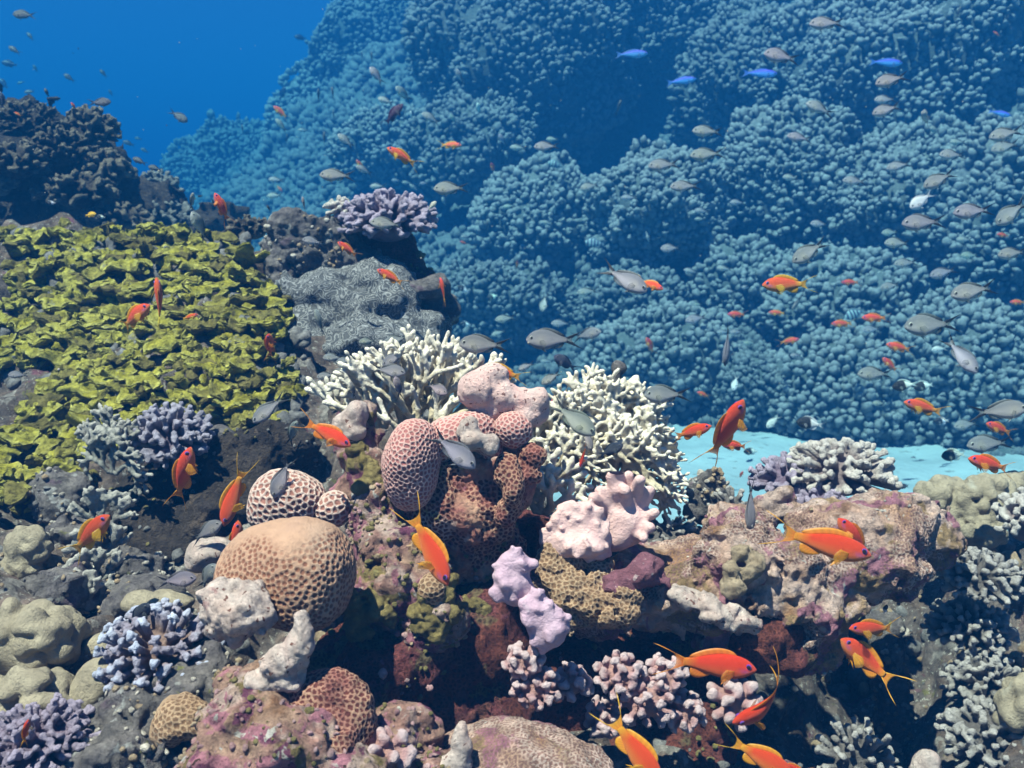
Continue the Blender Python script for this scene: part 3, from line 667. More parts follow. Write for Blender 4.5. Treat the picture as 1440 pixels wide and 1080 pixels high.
# ---- lilac and pink finger corals
def nubby(label, mat, blobs, nn, nr, seed, name='leather_coral', h=.0018, ln=1.0):
    r_ = random.Random(seed)
    def ex(f):
        for px, py, d, rx, ry in blobs:
            s = S(d); c = P(px, py, d); rr = np.array([rx * s, .7 * rx * s, ry * s])
            for q in range(nn):
                w = np.array([r_.gauss(0, 1), -abs(r_.gauss(0, .9)), r_.gauss(.5, 1)]); w /= np.linalg.norm(w)
                f.cap(c + w * rr * .8, c + w * rr + w * nr * s * ln, nr * s * .85, nr * s * .62, .006)
    return solid(name, label, 'coral', mat, [(b[0], b[1], b[2], b[3], b[4], b[3] * .7) for b in blobs], h=h, k=.012, noise=((.003, 50),), extra=ex)
nubby('upper lilac nubby finger coral left of the golden cell ridge', m_lilac, [(722, 800, .87, 24, 28), (716, 825, .87, 20, 20), (735, 838, .87, 20, 18)], 13, 6, 3)
nubby('lower lilac nubby finger coral in front of the dark overhang', m_lilac, [(752, 850, .86, 20, 22), (766, 872, .86, 28, 24), (772, 893, .86, 22, 18)], 13, 6, 4)
nubby('pale pink frilled leather coral under the right white fire coral', m_pinkleather, [(795, 745, .96, 26, 28), (825, 735, .96, 26, 28), (815, 765, .955, 38, 20), (840, 762, .96, 18, 22), (785, 768, .96, 20, 14), (806, 725, .96, 20, 16)], 16, 5, 5)
def fingers(f):
    s = S(1.0)
    for (x0, y0, x1, y1, r) in [(870, 715, 858, 672, 9), (872, 710, 870, 660, 9), (880, 705, 885, 668, 9), (890, 715, 898, 675, 9), (895, 725, 915, 690, 8), (895, 735, 922, 722, 8), (890, 745, 915, 742, 8), (865, 725, 845, 690, 9), (862, 730, 835, 700, 9), (880, 725, 868, 690, 10), (890, 745, 905, 758, 8), (880, 720, 880, 690, 10)]:
        d0 = 1.0 + random.uniform(-.03, .0); f.cap(P(x0, y0, 1.0), P(x1, y1, d0), r * s * 1.1, r * s * .85, .006)
solid('leather_coral', 'smooth pink finger leather coral at the foot of the right white fire coral', 'coral', m_pinkleather, [(872, 735, 1.0, 32, 30), (862, 755, 1.0, 34, 18), (888, 730, 1.0, 22, 24)], h=.0018, k=.012, noise=((.0025, 50),), extra=fingers)

# ---- right ledge
solid('ledge_rock', 'long pale pitted rock ledge reaching right over the dark hollow', 'rock', m_ledge,
      [(800, 835, .98, 56, 46), (870, 845, 1.0, 80, 42), (960, 835, 1.0, 80, 48), (1010, 860, .98, 54, 34), (1040, 790, 1.0, 74, 56), (1090, 810, 1.0, 62, 60), (1130, 830, 1.01, 72, 66), (1110, 890, 1.01, 56, 52), (1145, 890, 1.03, 44, 50),
       (1200, 780, 1.03, 84, 62), (1235, 745, 1.06, 76, 48), (1290, 755, 1.08, 48, 42), (1240, 800, 1.05, 60, 44), (1320, 765, 1.1, 26, 30), (1040, 745, 1.04, 50, 30), (935, 800, 1.05, 70, 36), (985, 775, 1.06, 44, 30), (1010, 905, 1.0, 40, 24), (1165, 745, 1.06, 60, 34)],
      h=.0018, k=.014, noise=((.014, 18), (.010, 40), (.0045, 100)), fine=.0016, cells=(.0040, .0009), mask=(9, -.1))
solid('cell_coral', 'golden cell coral ridge between the lilac corals and the long ledge', 'coral', m_honey,
      [(772, 790, .955, 24, 30), (798, 825, .945, 28, 24), (832, 848, .94, 36, 30), (866, 852, .94, 30, 34), (800, 868, .95, 40, 20), (845, 815, .955, 26, 22), (815, 790, .965, 26, 22)], h=.0015, k=.01, noise=((.010, 34), (.005, 80), (.002, 160)), cells=(.0047, .0013))
solid('sponge', 'dark purple red lump sponge on the ledge right of the golden cell ridge', 'sponge', coral_mat('purple_sponge', [(.2, .07, .09), (.27, .11, .14), (.15, .05, .07)], s=20, bump=((200, .8, .004),), grime=.4, specks=[(120, .68, .04, (.5, .35, .35), 1)]),
      [(888, 812, .945, 40, 20, 26), (908, 796, .95, 28, 18, 22), (868, 828, .945, 26, 14, 22), (920, 815, .95, 22, 16, 20)], h=.002, k=.01, noise=((.009, 36), (.004, 90), (.0015, 200)))
tufts_b = [(1040, 815, .94, 22), (1055, 790, .95, 18), (1045, 775, .955, 12)]
solid('soft_coral', 'tan fuzzy lump on the ledge left of the two overlapping orange fish', 'coral', coral_mat('tan_fuzz', [(.42, .31, .2), (.5, .38, .26), (.34, .23, .13)], s=30, bump=((420, 1, .004), (150, .8, .006)), grime=.45),
      [(p[0] + random.uniform(-.8, .8) * p[3], p[1] + random.uniform(-.8, .8) * p[3], p[2] + random.uniform(-.01, .01), p[3] * .6, p[3] * .55) for p in tufts_b for q in range(6)], h=.002, k=.007, noise=((.004, 60), (.002, 170)))
solid('soft_coral', 'cream fuzzy ridge along the lower front lip of the ledge', 'coral', m_pale,
      [(985, 845, .93, 26, 14), (1010, 862, .925, 26, 13), (1035, 872, .925, 24, 14), (1055, 880, .93, 16, 13), (960, 838, .94, 22, 12)], h=.0022, k=.01, noise=((.006, 50), (.003, 130)))
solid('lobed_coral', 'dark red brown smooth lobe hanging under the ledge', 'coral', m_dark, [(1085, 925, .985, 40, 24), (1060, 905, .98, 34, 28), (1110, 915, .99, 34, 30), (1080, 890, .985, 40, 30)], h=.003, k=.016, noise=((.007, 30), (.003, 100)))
# pink white stylophora under the ledge
for (px, py, d, rx, n, sd, lb) in [(735, 930, .87, 32, 11, 1, 'pale pink tipped coral sprig below the lower lilac finger coral'), (752, 965, .875, 40, 12, 2, 'pink tipped coral sprig with spread arms, lowest left under the ledge'),
    (805, 960, .9, 34, 9, 3, 'dim pink coral sprig in the dark between the paler sprigs'), (872, 948, .9, 40, 13, 4, 'pink white coral sprig in the middle under the ledge lip'),
    (905, 985, .9, 50, 14, 5, 'largest pink tipped coral sprig hanging under the ledge, above the bottom orange fish'), (935, 950, .91, 34, 10, 6, 'bright pink white coral sprig left of the orange fish under the ledge'), (960, 1000, .92, 36, 11, 7, 'lowest right pink white coral sprig beside the dark hollow'),
    (850, 1010, .92, 34, 10, 8, 'pink stub coral low in the dark left of the bottom orange fish')]:
    branch_coral('finger_coral', lb, m_stylo, px, py, d, rx * .86, rx * .74, n=n + 8, fr=5.6, knobs=5, kr=.66, seed=sd, h=.0018, up=(0, -.8, .6), zmin=-.2, core=.6, kout=1.0)
branch_coral('finger_coral', 'short reddish stub coral against the lower edge of the ledge lobe', m_stylo, 1030, 985, .95, 38, 34, n=14, fr=9, knobs=2, seed=12, h=.0024, up=(0, -.8, .6))

# ---- white fire corals
fan_coral('fire_coral', 'right white fire coral lattice standing before the sand', m_white,
          [(800, 660, 1.15, 95, 105), (835, 690, 1.14, 82, 90), (860, 690, 1.17, 66, 100), (850, 640, 1.19, 90, 105), (880, 650, 1.2, 62, 74), (840, 590, 1.2, 96, 66), (865, 670, 1.15, 95, 80), (785, 680, 1.13, 92, 74)], seed=5, thick=2.9, seg=14.5, link=.6, h=.0018)
fan_coral('fire_coral', 'left white fire coral branches before the grey maze mound', m_white,
          [(600, 610, 1.12, 80, 115), (565, 600, 1.14, 94, 105), (625, 590, 1.15, 84, 100), (535, 600, 1.14, 104, 76), (575, 590, 1.16, 90, 105), (612, 560, 1.17, 86, 85), (550, 575, 1.17, 100, 75), (500, 590, 1.17, 96, 60), (590, 620, 1.1, 98, 70), (475, 575, 1.2, 92, 44)], seed=9, thick=3.3, seg=19, spread=(8, 22), link=.05, depth=6, h=.0018)
fan_coral('fire_coral', 'small pale fire coral tuft low right beside the central pillar', m_white, [(760, 720, 1.02, 90, 60), (775, 690, 1.04, 80, 50)], seed=4, thick=4, seg=15, depth=4)
solid('sponge', 'thin brown tube sticking up behind the right white fire coral', 'sponge', m_grayrock, [(872, 515, 1.24, 9, 8), (868, 530, 1.24, 7, 16), (866, 555, 1.24, 8, 18), (864, 585, 1.24, 9, 20)], h=.002, k=.01, noise=((.003, 60),))
# ---- right hand corals
branch_coral('cauliflower_coral', 'cream white cauliflower coral head on the right above the ledge', m_cream, 1180, 668, 1.22, 76, 52, n=150, fr=4.8, knobs=5, seed=21, h=.0024)
branch_coral('cauliflower_coral', 'purple cauliflower coral clump left under the cream white head', m_purple, 1105, 680, 1.24, 50, 40, n=90, fr=4.2, knobs=5, seed=22, h=.0024)
branch_coral('cauliflower_coral', 'small purple cauliflower clump tucked between cream head and ledge', m_purple, 1155, 712, 1.17, 40, 26, n=51, fr=4.68, knobs=5, seed=23, h=.0024)
solid('coral_rock', 'grey holed rock slab at the edge of the sand left of the cauliflower corals', 'rock', m_grayrock, [(990, 690, 1.2, 22, 24, 10), (1005, 680, 1.2, 16, 18, 9), (985, 715, 1.2, 24, 24, 12), (1010, 712, 1.2, 20, 20, 10)], h=.0024, k=.01, noise=((.006, 40), (.003, 110)))
solid('lobed_coral', 'white pitted coral plate upright below the purple cauliflower clump', 'coral', m_ledge, [(1085, 712, 1.1, 26, 22, 12), (1105, 705, 1.1, 14, 20, 9), (1120, 722, 1.1, 20, 18, 12), (1075, 735, 1.1, 24, 18, 14)], h=.0024, k=.01, noise=((.006, 40), (.003, 110)))
branch_coral('staghorn_coral', 'little grey staghorn tuft right of the holed rock slab', m_stag, 1030, 715, 1.16, 34, 30, n=22, fr=4, knobs=2, seed=24, h=.0022)
branch_coral('staghorn_coral', 'dark grey bushy coral between the pink leather coral and the sand', m_stag, 940, 752, 1.16, 54, 26, n=68, fr=3.12, knobs=3, seed=25, h=.0026)
def lobes(label, pts, mat=m_porites, h=.0026, seed=1, name='lobed_coral', nb=34, rr=.27):
    """a coral head swollen into many rounded lobes"""
    bl = []; r_ = np.random.default_rng(seed)
    for px, py, d, rx, ry in pts:
        bl.append((px, py, d, rx * .8, ry * .8))
        for q in fib(nb, -.5, .12):
            bl.append((px + q[0] * rx * .82, py - q[2] * ry * .82, d + q[1] * rx * .75 * S(d), rx * rr * r_.uniform(.65, 1.2), ry * rr * r_.uniform(.75, 1.25), rx * rr))
    return solid(name, label, 'coral', mat, bl, h=h, k=.0045, noise=((.002, 60), (.0008, 160)), seed=seed)
lobes('smooth grey lobed coral at the right edge, seen above the ledge end', [(1325, 705, 1.32, 42, 36), (1385, 705, 1.3, 46, 38), (1430, 690, 1.34, 36, 28), (1380, 750, 1.28, 36, 30), (1350, 735, 1.3, 30, 30)], seed=31)
branch_coral('cauliflower_coral', 'pale tufted coral at the right edge next to the smooth grey lobes', m_cream, 1440, 735, 1.2, 40, 48, n=68, fr=4.68, knobs=4, seed=32, h=.0026)
branch_coral('staghorn_coral', 'pale spiky table of branching coral right of the dark hollow, uppermost', m_stag, 1375, 815, 1.12, 60, 40, n=125, fr=3.9, knobs=5, kr=.7, seed=33, h=.0024)
branch_coral('staghorn_coral', 'dim bushy branching coral below the pale spiky table, right of the hollow', m_stag, 1362, 885, 1.14, 58, 42, n=136, fr=3.9, knobs=5, kr=.7, seed=34, h=.0026)
branch_coral('staghorn_coral', 'shaded bushy coral in the middle of the right edge slope', m_stag, 1385, 965, 1.1, 54, 48, n=129, fr=3.9, knobs=5, kr=.7, seed=35, h=.0026)
branch_coral('staghorn_coral', 'pale branching coral in the bottom right corner', m_stag, 1395, 1045, 1.0, 70, 56, n=136, fr=4.68, knobs=5, kr=.7, seed=36, h=.0026)
branch_coral('staghorn_coral', 'grey antler coral at the bottom edge in the dark hollow', m_stag, 1205, 1075, 1.0, 56, 62, n=51, fr=4.68, knobs=5, kr=.7, seed=37, h=.0024)
solid('lobed_coral', 'pale rounded stub at the bottom edge right of the antler coral', 'coral', m_pale, [(1303, 1068, .92, 17, 14), (1300, 1090, .92, 22, 20)], h=.002, k=.01, noise=((.003, 50),))
lobes('smooth dim green lobe coral at the lower right edge', [(1450, 1000, .98, 50, 52)], seed=38)
solid('coral_rock', 'thin dark rock column standing in the hollow under the ledge', 'rock', m_grayrock, [(1245, 920, 1.2, 22, 26), (1250, 965, 1.2, 20, 36), (1255, 1020, 1.2, 24, 40), (1262, 1075, 1.2, 26, 30), (1240, 880, 1.22, 28, 20)], h=.003, k=.012, noise=((.007, 30), (.003, 100)))
solid('coral_rock', 'whitish rough rock stump at the bottom edge under the ledge, left of the curved fish', 'rock', m_dark, [(1000, 1020, 1.0, 22, 40), (1010, 1060, 1.0, 26, 30), (990, 1085, .98, 28, 20)], h=.0026, k=.012, noise=((.006, 40), (.003, 120)))

# ---- left foreground
branch_coral('staghorn_coral', 'brown cluster coral with pale blue fingertips left of the big tan dome', m_acro, 226, 925, .87, 82, 76, n=88, fr=6.2, knobs=6, kr=.5, seed=41, h=.0015, up=(-.05, -.55, .9), zmin=.0, core=.55, kout=1.15, k=.25, jitter=.06)
branch_coral('cauliflower_coral', 'violet cauliflower coral in the bottom left corner', m_purple, 55, 1050, .78, 80, 62, n=170, fr=5.0, knobs=5, seed=42, h=.0022, up=(0, -.5, .9))
lobes('grey green lobed coral at the left edge, upper of the two big ones', [(38, 905, .9, 72, 60), (85, 890, .92, 40, 34)], seed=43, h=.0026)
lobes('grey green lobed coral at the left edge, lower of the two big ones', [(35, 990, .84, 66, 50), (75, 975, .86, 34, 34)], seed=44, h=.0026)
lobes('small dim lobed coral at the left edge below the yellow slope', [(40, 770, 1.02, 34, 30), (30, 800, 1.02, 30, 20)], seed=45, h=.0028)
solid('lobed_coral', 'smooth pale lobe between the lower left lobed coral and the blue tipped cluster', 'coral', m_porites, [(140, 960, .86, 34, 34), (165, 945, .88, 26, 24), (120, 985, .85, 22, 22)], h=.0026, k=.014, noise=((.004, 30),))
solid('lobed_coral', 'small pale pillow coral above the blue tipped cluster', 'coral', m_porites, [(150, 908, .92, 32, 18), (240, 845, .93, 34, 14), (200, 850, .96, 30, 16)], h=.0026, k=.014, noise=((.004, 30), (.0015, 120)))
solid('lobed_coral', 'white smooth stone coral behind the two grey fish left of the tan dome', 'coral', m_pale, [(295, 775, 1.0, 30, 20), (280, 790, 1.0, 20, 16)], h=.0026, k=.014, noise=((.004, 30), (.002, 100)))
solid('coral_rock', 'rough grey rock under the drooping pale fan coral at left', 'rock', m_grayrock, [(90, 830, 1.0, 50, 34), (175, 800, 1.08, 50, 30), (110, 760, 1.1, 40, 40), (200, 840, 1.0, 56, 30), (60, 840, .98, 40, 20), (90, 700, 1.16, 40, 40)], h=.0036, k=.014, noise=((.012, 26), (.007, 60), (.003, 140)))
fan_coral('fire_coral', 'grey white fan coral spread left of the grey violet cauliflower coral', m_grayfire, [(158, 665, 1.14, 82, 58), (140, 640, 1.15, 105, 44), (172, 640, 1.16, 80, 44), (150, 612, 1.18, 92, 34)], seed=14, thick=2.6, seg=10, depth=6, h=.0018)
fan_coral('fire_coral', 'narrow drooping pale fan coral below the spread grey fan', m_grayfire, [(128, 855, 1.0, 85, 42), (135, 820, 1.02, 80, 45), (140, 785, 1.04, 85, 45), (150, 740, 1.08, 95, 50), (120, 845, 1.0, 105, 40)], seed=15, thick=2.6, seg=9, depth=5, spread=(8, 24), h=.0017)
branch_coral('cauliflower_coral', 'grey violet cauliflower coral at the foot of the yellow slope', m_lavgray, 240, 620, 1.2, 60, 52, n=180, fr=4.1, knobs=5, seed=46, h=.0026, up=(0, -.4, .9))
solid('coral_rock', 'dark hollow rock under the grey violet cauliflower coral', 'rock', m_darkcoral, [(235, 690, 1.24, 64, 40), (195, 730, 1.2, 50, 46), (330, 660, 1.26, 66, 56), (400, 630, 1.28, 50, 40), (275, 745, 1.19, 70, 46), (330, 720, 1.2, 50, 50), (225, 775, 1.15, 50, 30)], h=.0036, k=.012, noise=((.022, 22), (.010, 50), (.004, 120)))  # near-black colour stands in for the shade inside the cavern
solid('lobed_coral', 'small grey stone lobe right of the grey violet cauliflower coral', 'coral', m_grayrock, [(310, 612, 1.24, 20, 14), (300, 625, 1.24, 14, 14)], h=.0026, k=.01, noise=((.004, 50),))
# ---- grey maze coral mound
solid('maze_coral', 'large grey mound coral with fine maze ridges, behind the left white fire coral', 'coral', m_maze,
      [(455, 415, 1.68, 70, 30), (440, 450, 1.65, 60, 30), (425, 490, 1.63, 46, 44), (500, 432, 1.64, 40, 26), (550, 430, 1.66, 46, 36), (575, 460, 1.66, 46, 30), (520, 480, 1.6, 84, 34), (470, 505, 1.6, 70, 40), (590, 490, 1.66, 40, 44), (530, 400, 1.7, 60, 34), (540, 520, 1.62, 70, 40), (405, 440, 1.68, 22, 60), (480, 395, 1.7, 60, 26), (605, 455, 1.72, 30, 34)],
      h=.0036, k=.008, noise=((.014, 14), (.008, 36), (.003, 90)))
solid('coral_rock', 'pale rock column with a flat knobbed top at the left of the grey maze mound', 'rock', m_grayrock,
      [(412, 312, 1.7, 32, 18), (400, 330, 1.7, 24, 26), (432, 325, 1.7, 24, 24), (392, 370, 1.7, 18, 40), (396, 420, 1.68, 18, 40), (440, 360, 1.72, 40, 28), (470, 340, 1.73, 34, 34), (490, 370, 1.74, 50, 26)],
      h=.004, k=.014, noise=((.012, 24), (.007, 60), (.003, 130)))
solid('coral_rock', 'dark stalk rock under the purple cauliflower coral on the grey mound', 'rock', m_dark, [(550, 350, 1.78, 36, 28), (565, 375, 1.78, 30, 26), (520, 350, 1.78, 36, 24), (575, 395, 1.76, 40, 20)], h=.005, k=.014, noise=((.010, 26), (.005, 60)))
branch_coral('cauliflower_coral', 'purple cauliflower coral on top of the grey mound', m_purple, 545, 315, 1.72, 70, 46, n=240, fr=3.9, knobs=4, seed=51, h=.0034)
branch_coral('cauliflower_coral', 'small pale tuft coral on the rock beside the purple cauliflower coral', m_cream, 480, 296, 1.72, 22, 18, n=22, fr=4, knobs=3, seed=52, h=.0034)
solid('plate_coral', 'thin brown plate coral jutting from the right side of the grey mound', 'coral', m_grayrock, [(590, 408, 1.68, 40, 14, 30), (615, 400, 1.68, 20, 16, 18), (625, 440, 1.72, 22, 20), (610, 430, 1.72, 30, 20)], h=.004, k=.012, noise=((.008, 26), (.004, 80)))
branch_coral('staghorn_coral', 'reddish dark bushy coral behind the crest between yellow slope and rock column', m_darkcoral, 352, 325, 1.95, 40, 22, n=68, fr=3.12, knobs=3, seed=53, h=.005)
# ---- far left coral heads
def far_head(label, mat, px, py, d, rx, ry, n, fr, seed, h=.007, **kw):
    return branch_coral('cauliflower_coral', label, mat, px, py, d, rx, ry, n=n, fr=fr, knobs=4, seed=seed, h=h, **kw)
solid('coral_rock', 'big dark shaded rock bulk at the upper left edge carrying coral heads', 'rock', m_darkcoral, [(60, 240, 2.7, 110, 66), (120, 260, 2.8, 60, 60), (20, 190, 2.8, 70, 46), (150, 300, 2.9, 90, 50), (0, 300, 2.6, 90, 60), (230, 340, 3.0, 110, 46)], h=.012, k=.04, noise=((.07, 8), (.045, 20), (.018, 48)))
far_head('round dark cauliflower head with tan tips at upper left against open water', m_darkcoral, 128, 190, 2.6, 40, 40, 120, 3.6, 61)
far_head('dark leafy coral bush at the upper left edge, topmost against the blue water', m_darkcoral, 40, 178, 2.6, 50, 36, 120, 2.8, 62)
far_head('dark spiky coral clump under the round tan tipped head', m_darkcoral, 85, 215, 2.5, 50, 34, 105, 3.2, 63)
far_head('dark bushy clump on the shaded right flank of the dark rock bulk', m_darkcoral, 150, 245, 2.55, 38, 34, 90, 4, 70)
far_head('dark bushy clump at the lower foot of the dark rock bulk, above the yellow slope', m_darkcoral, 165, 312, 2.5, 50, 26, 90, 4, 71)
far_head('dim dark coral clump low on the dark rock bulk, left of the two grey heads', m_darkcoral, 110, 275, 2.45, 56, 34, 90, 4, 68)
far_head('dim dark coral clump at the left edge, half way down the dark rock bulk', m_darkcoral, 20, 235, 2.4, 50, 34, 90, 4, 69)
far_head('grey cauliflower coral right below the dark rock bulk', m_farcoral, 178, 280, 2.9, 40, 34, 90, 3.6, 64)
far_head('pale grey cauliflower coral furthest right of the upper left corals', m_farcoral, 222, 275, 3.1, 34, 34, 90, 3.6, 65)
far_head('dim grey coral mound above the crest left of the orange fish', m_farcoral, 235, 310, 2.9, 44, 30, 90, 3.6, 66)
far_head('small bushy coral at the left edge above the yellow slope', m_farcoral, 0, 262, 2.4, 26, 26, 60, 3.2, 67)

# ---- small growth on the rocks: nodules and stubby fingers of crust, a part of each rock
m_growth = [coral_mat('growth_tan', [(.36, .24, .14), (.5, .38, .26)], s=60, bump=((300, .8, .003),), grime=.5), coral_mat('growth_pink', [(.42, .2, .22), (.56, .38, .36)], s=60, bump=((300, .8, .003),), grime=.5),
            coral_mat('growth_olive', [(.18, .15, .05), (.3, .24, .1)], s=60, bump=((300, .8, .003),), grime=.5), coral_mat('growth_pale', [(.5, .43, .36), (.68, .6, .52)], s=60, bump=((300, .8, .003),), grime=.5), coral_mat('growth_grey', [(.14, .13, .13), (.28, .26, .25)], s=60, bump=((300, .8, .003),), grime=.5)]
GV = [(V * (1 + .35 * pn(V * 1.7 + q * 5.1) + .25 * pn(V * 3.4 + q * 2.7))[:, None], F) for q in range(10) for V, F in [ICO[2]]]
def growth(o, n, mats, rmin, rmax, clump=9.0, thr=.05, seed=0, world=None):
    r_ = np.random.default_rng(seed); me = o.data; nv = len(me.vertices)
    co = np.empty(nv * 3, np.float32); me.vertices.foreach_get('co', co); co = co.reshape(-1, 3)
    no = np.empty(nv * 3, np.float32); me.vertices.foreach_get('normal', no); no = no.reshape(-1, 3)
    for mi, m in enumerate(mats):
        ids = r_.integers(0, nv, n); w = fbm(co[ids] * clump + mi * 13.7, 2); ids = ids[w > thr]
        if world is not None: ids = ids[world(co[ids])]
        ids = ids[(no[ids] @ np.array([0, -.6, .5])) > -.25]
        if not len(ids): continue
        mb = MB()
        for q in ids:
            V, F = GV[r_.integers(10)]; x, y, z = frame(no[q] + r_.normal(size=3) * .35); rr = r_.uniform(rmin, rmax) * r_.uniform(.6, 1); a = r_.uniform(0, 6.28)
            xx = math.cos(a) * x + math.sin(a) * y; yy = np.cross(z, xx)
            mb.add(co[q] + z * rr * .35 + (V * rr) @ np.stack([xx * r_.uniform(.7, 1.2), yy * r_.uniform(.7, 1.2), z * r_.uniform(.3, 1.3)]), F)
        V, Fs = mb.get(); c = mesh('encrusting_growth', V, Fs, m, loc=np.zeros(3), parent=o); c['kind'] = 'stuff'
for o in list(COL.objects):
    if o.name.startswith(('coral_rock', 'ledge_rock')):
        d = (Vector(o.location)).length
        if d > 2.4: continue
        pal = {'crust_rock': (0, 1, 2), 'shaded_crust': (1, 2), 'gray_rock': (4, 3, 0), 'ledge_crust': (0, 3), 'dark_coral': (4, 2), 'cell_coral_red': (1, 2)}[o.data.materials[0].name.split('.')[0]]
        led = o.name.startswith('ledge')
        growth(o, min(500, 60 + len(o.data.vertices) // 60), [m_growth[q] for q in pal], .0012 * d, (.0026 if led else .0042) * d, thr=.3 if led else .12, seed=len(o.name))
# rubble lying over the near reef between the corals
def near_zone(p): return (p[:, 1] < 1.9) & ~((p[:, 0] < -.3) & (p[:, 1] > 1.08)) & (np.abs(p[:, 0]) < .62 * p[:, 1] + .1) & ((p[:, 0] > -.15) | (p[:, 1] < 1.15) | (pn(p * 3) > .25))
reef_o = bpy.data.objects['reef']
me = reef_o.data; co = np.empty(len(me.vertices) * 3, np.float32); me.vertices.foreach_get('co', co); co = co.reshape(-1, 3)
nz = np.nonzero(near_zone(co))[0]; rr_ = np.random.default_rng(5)
for mi, m in enumerate([m_growth[4], m_growth[0], m_growth[4]]):
    mb = MB()
    for q in rr_.choice(nz, 1100):
        d = np.linalg.norm(co[q]); V, F = GV[rr_.integers(10)]; Q = rr_.normal(size=(3, 3)); Q, _ = np.linalg.qr(Q); r = d * (.002 + .012 * rr_.random() ** 4)
        mb.add(co[q] + rr_.normal(size=3) * .006 + np.array([0, 0, r * .3]) + (V * r * rr_.uniform(.5, 1.3, 3)) @ Q, F)
    V, Fs = mb.get(); tag(mesh('rubble', V, Fs, m), kind='stuff')
# ------------------------------------------------------------------ the yellow plate coral slope
def plate(c, out, up, w, cup, rnd, th=.0055):
    """one leaf: a wavy fan that grows out of the slope, closed and thick"""
    nr, nt = 8, 21
    x = np.cross(out, up); x /= np.linalg.norm(x)
    th_ = np.linspace(-1.75, 1.75, nt); ph = rnd.uniform(0, 6.28); f1, f2 = rnd.uniform(2, 4), rnd.uniform(5, 8)
    rim = w * (1 + .2 * np.sin(f1 * th_ + ph) + .1 * np.sin(f2 * th_ + 2 * ph)) * (1 - .1 * (th_ / 1.75) ** 4)
    rr = np.array([0, .22, .42, .6, .75, .87, .95, 1.0])
    T, Q = np.meshgrid(th_, rr, indexing='ij'); D = Q * rim[:, None]
    hz = cup * D * Q + .10 * w * Q * np.sin(f2 * .7 * T + ph) + .05 * w * Q * np.sin(f1 * 2.1 * T + 2 * ph)
    pts = c + out[None, None] * (D * np.cos(T) * .85)[..., None] + x[None, None] * (D * np.sin(T))[..., None] + up[None, None] * hz[..., None]
    pts = pts.reshape(-1, 3); tt = (th * (1 - .75 * Q ** 6)).reshape(-1, 1)
    V = np.concatenate([pts + up * tt, pts - up * tt * 1.2]); n = nt * nr; i = np.arange(n).reshape(nt, nr)
    a, b, cc, d = i[:-1, :-1].ravel(), i[1:, :-1].ravel(), i[1:, 1:].ravel(), i[:-1, 1:].ravel()
    F = [np.stack([a, b, cc, d], 1)[:, ::-1], np.stack([a, b, cc, d], 1) + n]
    F.append(np.stack([i[:-1, -1], i[1:, -1], i[1:, -1] + n, i[:-1, -1] + n], 1)[:, ::-1]); F[-1] = F[-1][:, ::-1]
    for e in (0, nt - 1):
        q = np.stack([i[e, :-1], i[e, 1:], i[e, 1:] + n, i[e, :-1] + n], 1); F.append(q if e else q[:, ::-1])
    return V, np.concatenate(F), np.concatenate([Q.ravel(), Q.ravel() * .3 - .3])
regions = {
 'yellow green plate coral at the top left of the slope, nearest the dark coral rock': [(-40, 330), (230, 330), (150, 420), (-40, 430)],
 'yellow plate coral patch along the crest right of the slope, beside the rock column': [(230, 335), (400, 345), (390, 430), (150, 420)],
 'broad yellow plate coral carpet in the middle of the slope between the orange fish': [(130, 420), (395, 430), (420, 560), (120, 540)],
 'yellow plate coral at the left edge, half way down the slope': [(-40, 430), (130, 420), (120, 545), (-40, 560)],
 'yellow plate coral leaves low on the slope above the grey violet cauliflower coral': [(120, 540), (420, 555), (425, 610), (300, 635), (150, 640)],
 'yellow plate coral lowest on the left edge, beside the grey fan coral': [(-40, 560), (120, 545), (150, 640), (120, 720), (-40, 730)],
}
# find the slope point under each photo direction by marching along the ray
def on_terrain(px, py):
    ds = np.linspace(.5, 2.6, 240); q = np.array([P(px, py, d) for d in ds]); z = terr(q[:, :2])
    i = np.nonzero(q[:, 2] < z)[0]
    return (q[i[0]], ds[i[0]]) if len(i) else (None, None)
def inside(p, poly):
    c = False; n = len(poly)
    for i in range(n):
        (x1, y1), (x2, y2) = poly[i], poly[(i + 1) % n]
        if (y1 > p[1]) != (y2 > p[1]) and p[0] < (x2 - x1) * (p[1] - y1) / (y2 - y1) + x1: c = not c
    return c
prd = random.Random(5)
mb = MB()                                               # grey stones showing through between the leaves
for q in range(500):
    c, d = on_terrain(prd.uniform(-30, 430), prd.uniform(330, 700))
    if c is None: continue
    V, F = GV[prd.randrange(10)]; r = prd.uniform(4, 17) * S(d); Q, _ = np.linalg.qr(rng.normal(size=(3, 3)))
    mb.add(c + (V * r * np.array([prd.uniform(.7, 1.3), prd.uniform(.7, 1.3), .7])) @ Q, F)
V, Fs = mb.get(); tag(mesh('rubble', V, Fs, m_growth[4]), kind='stuff')
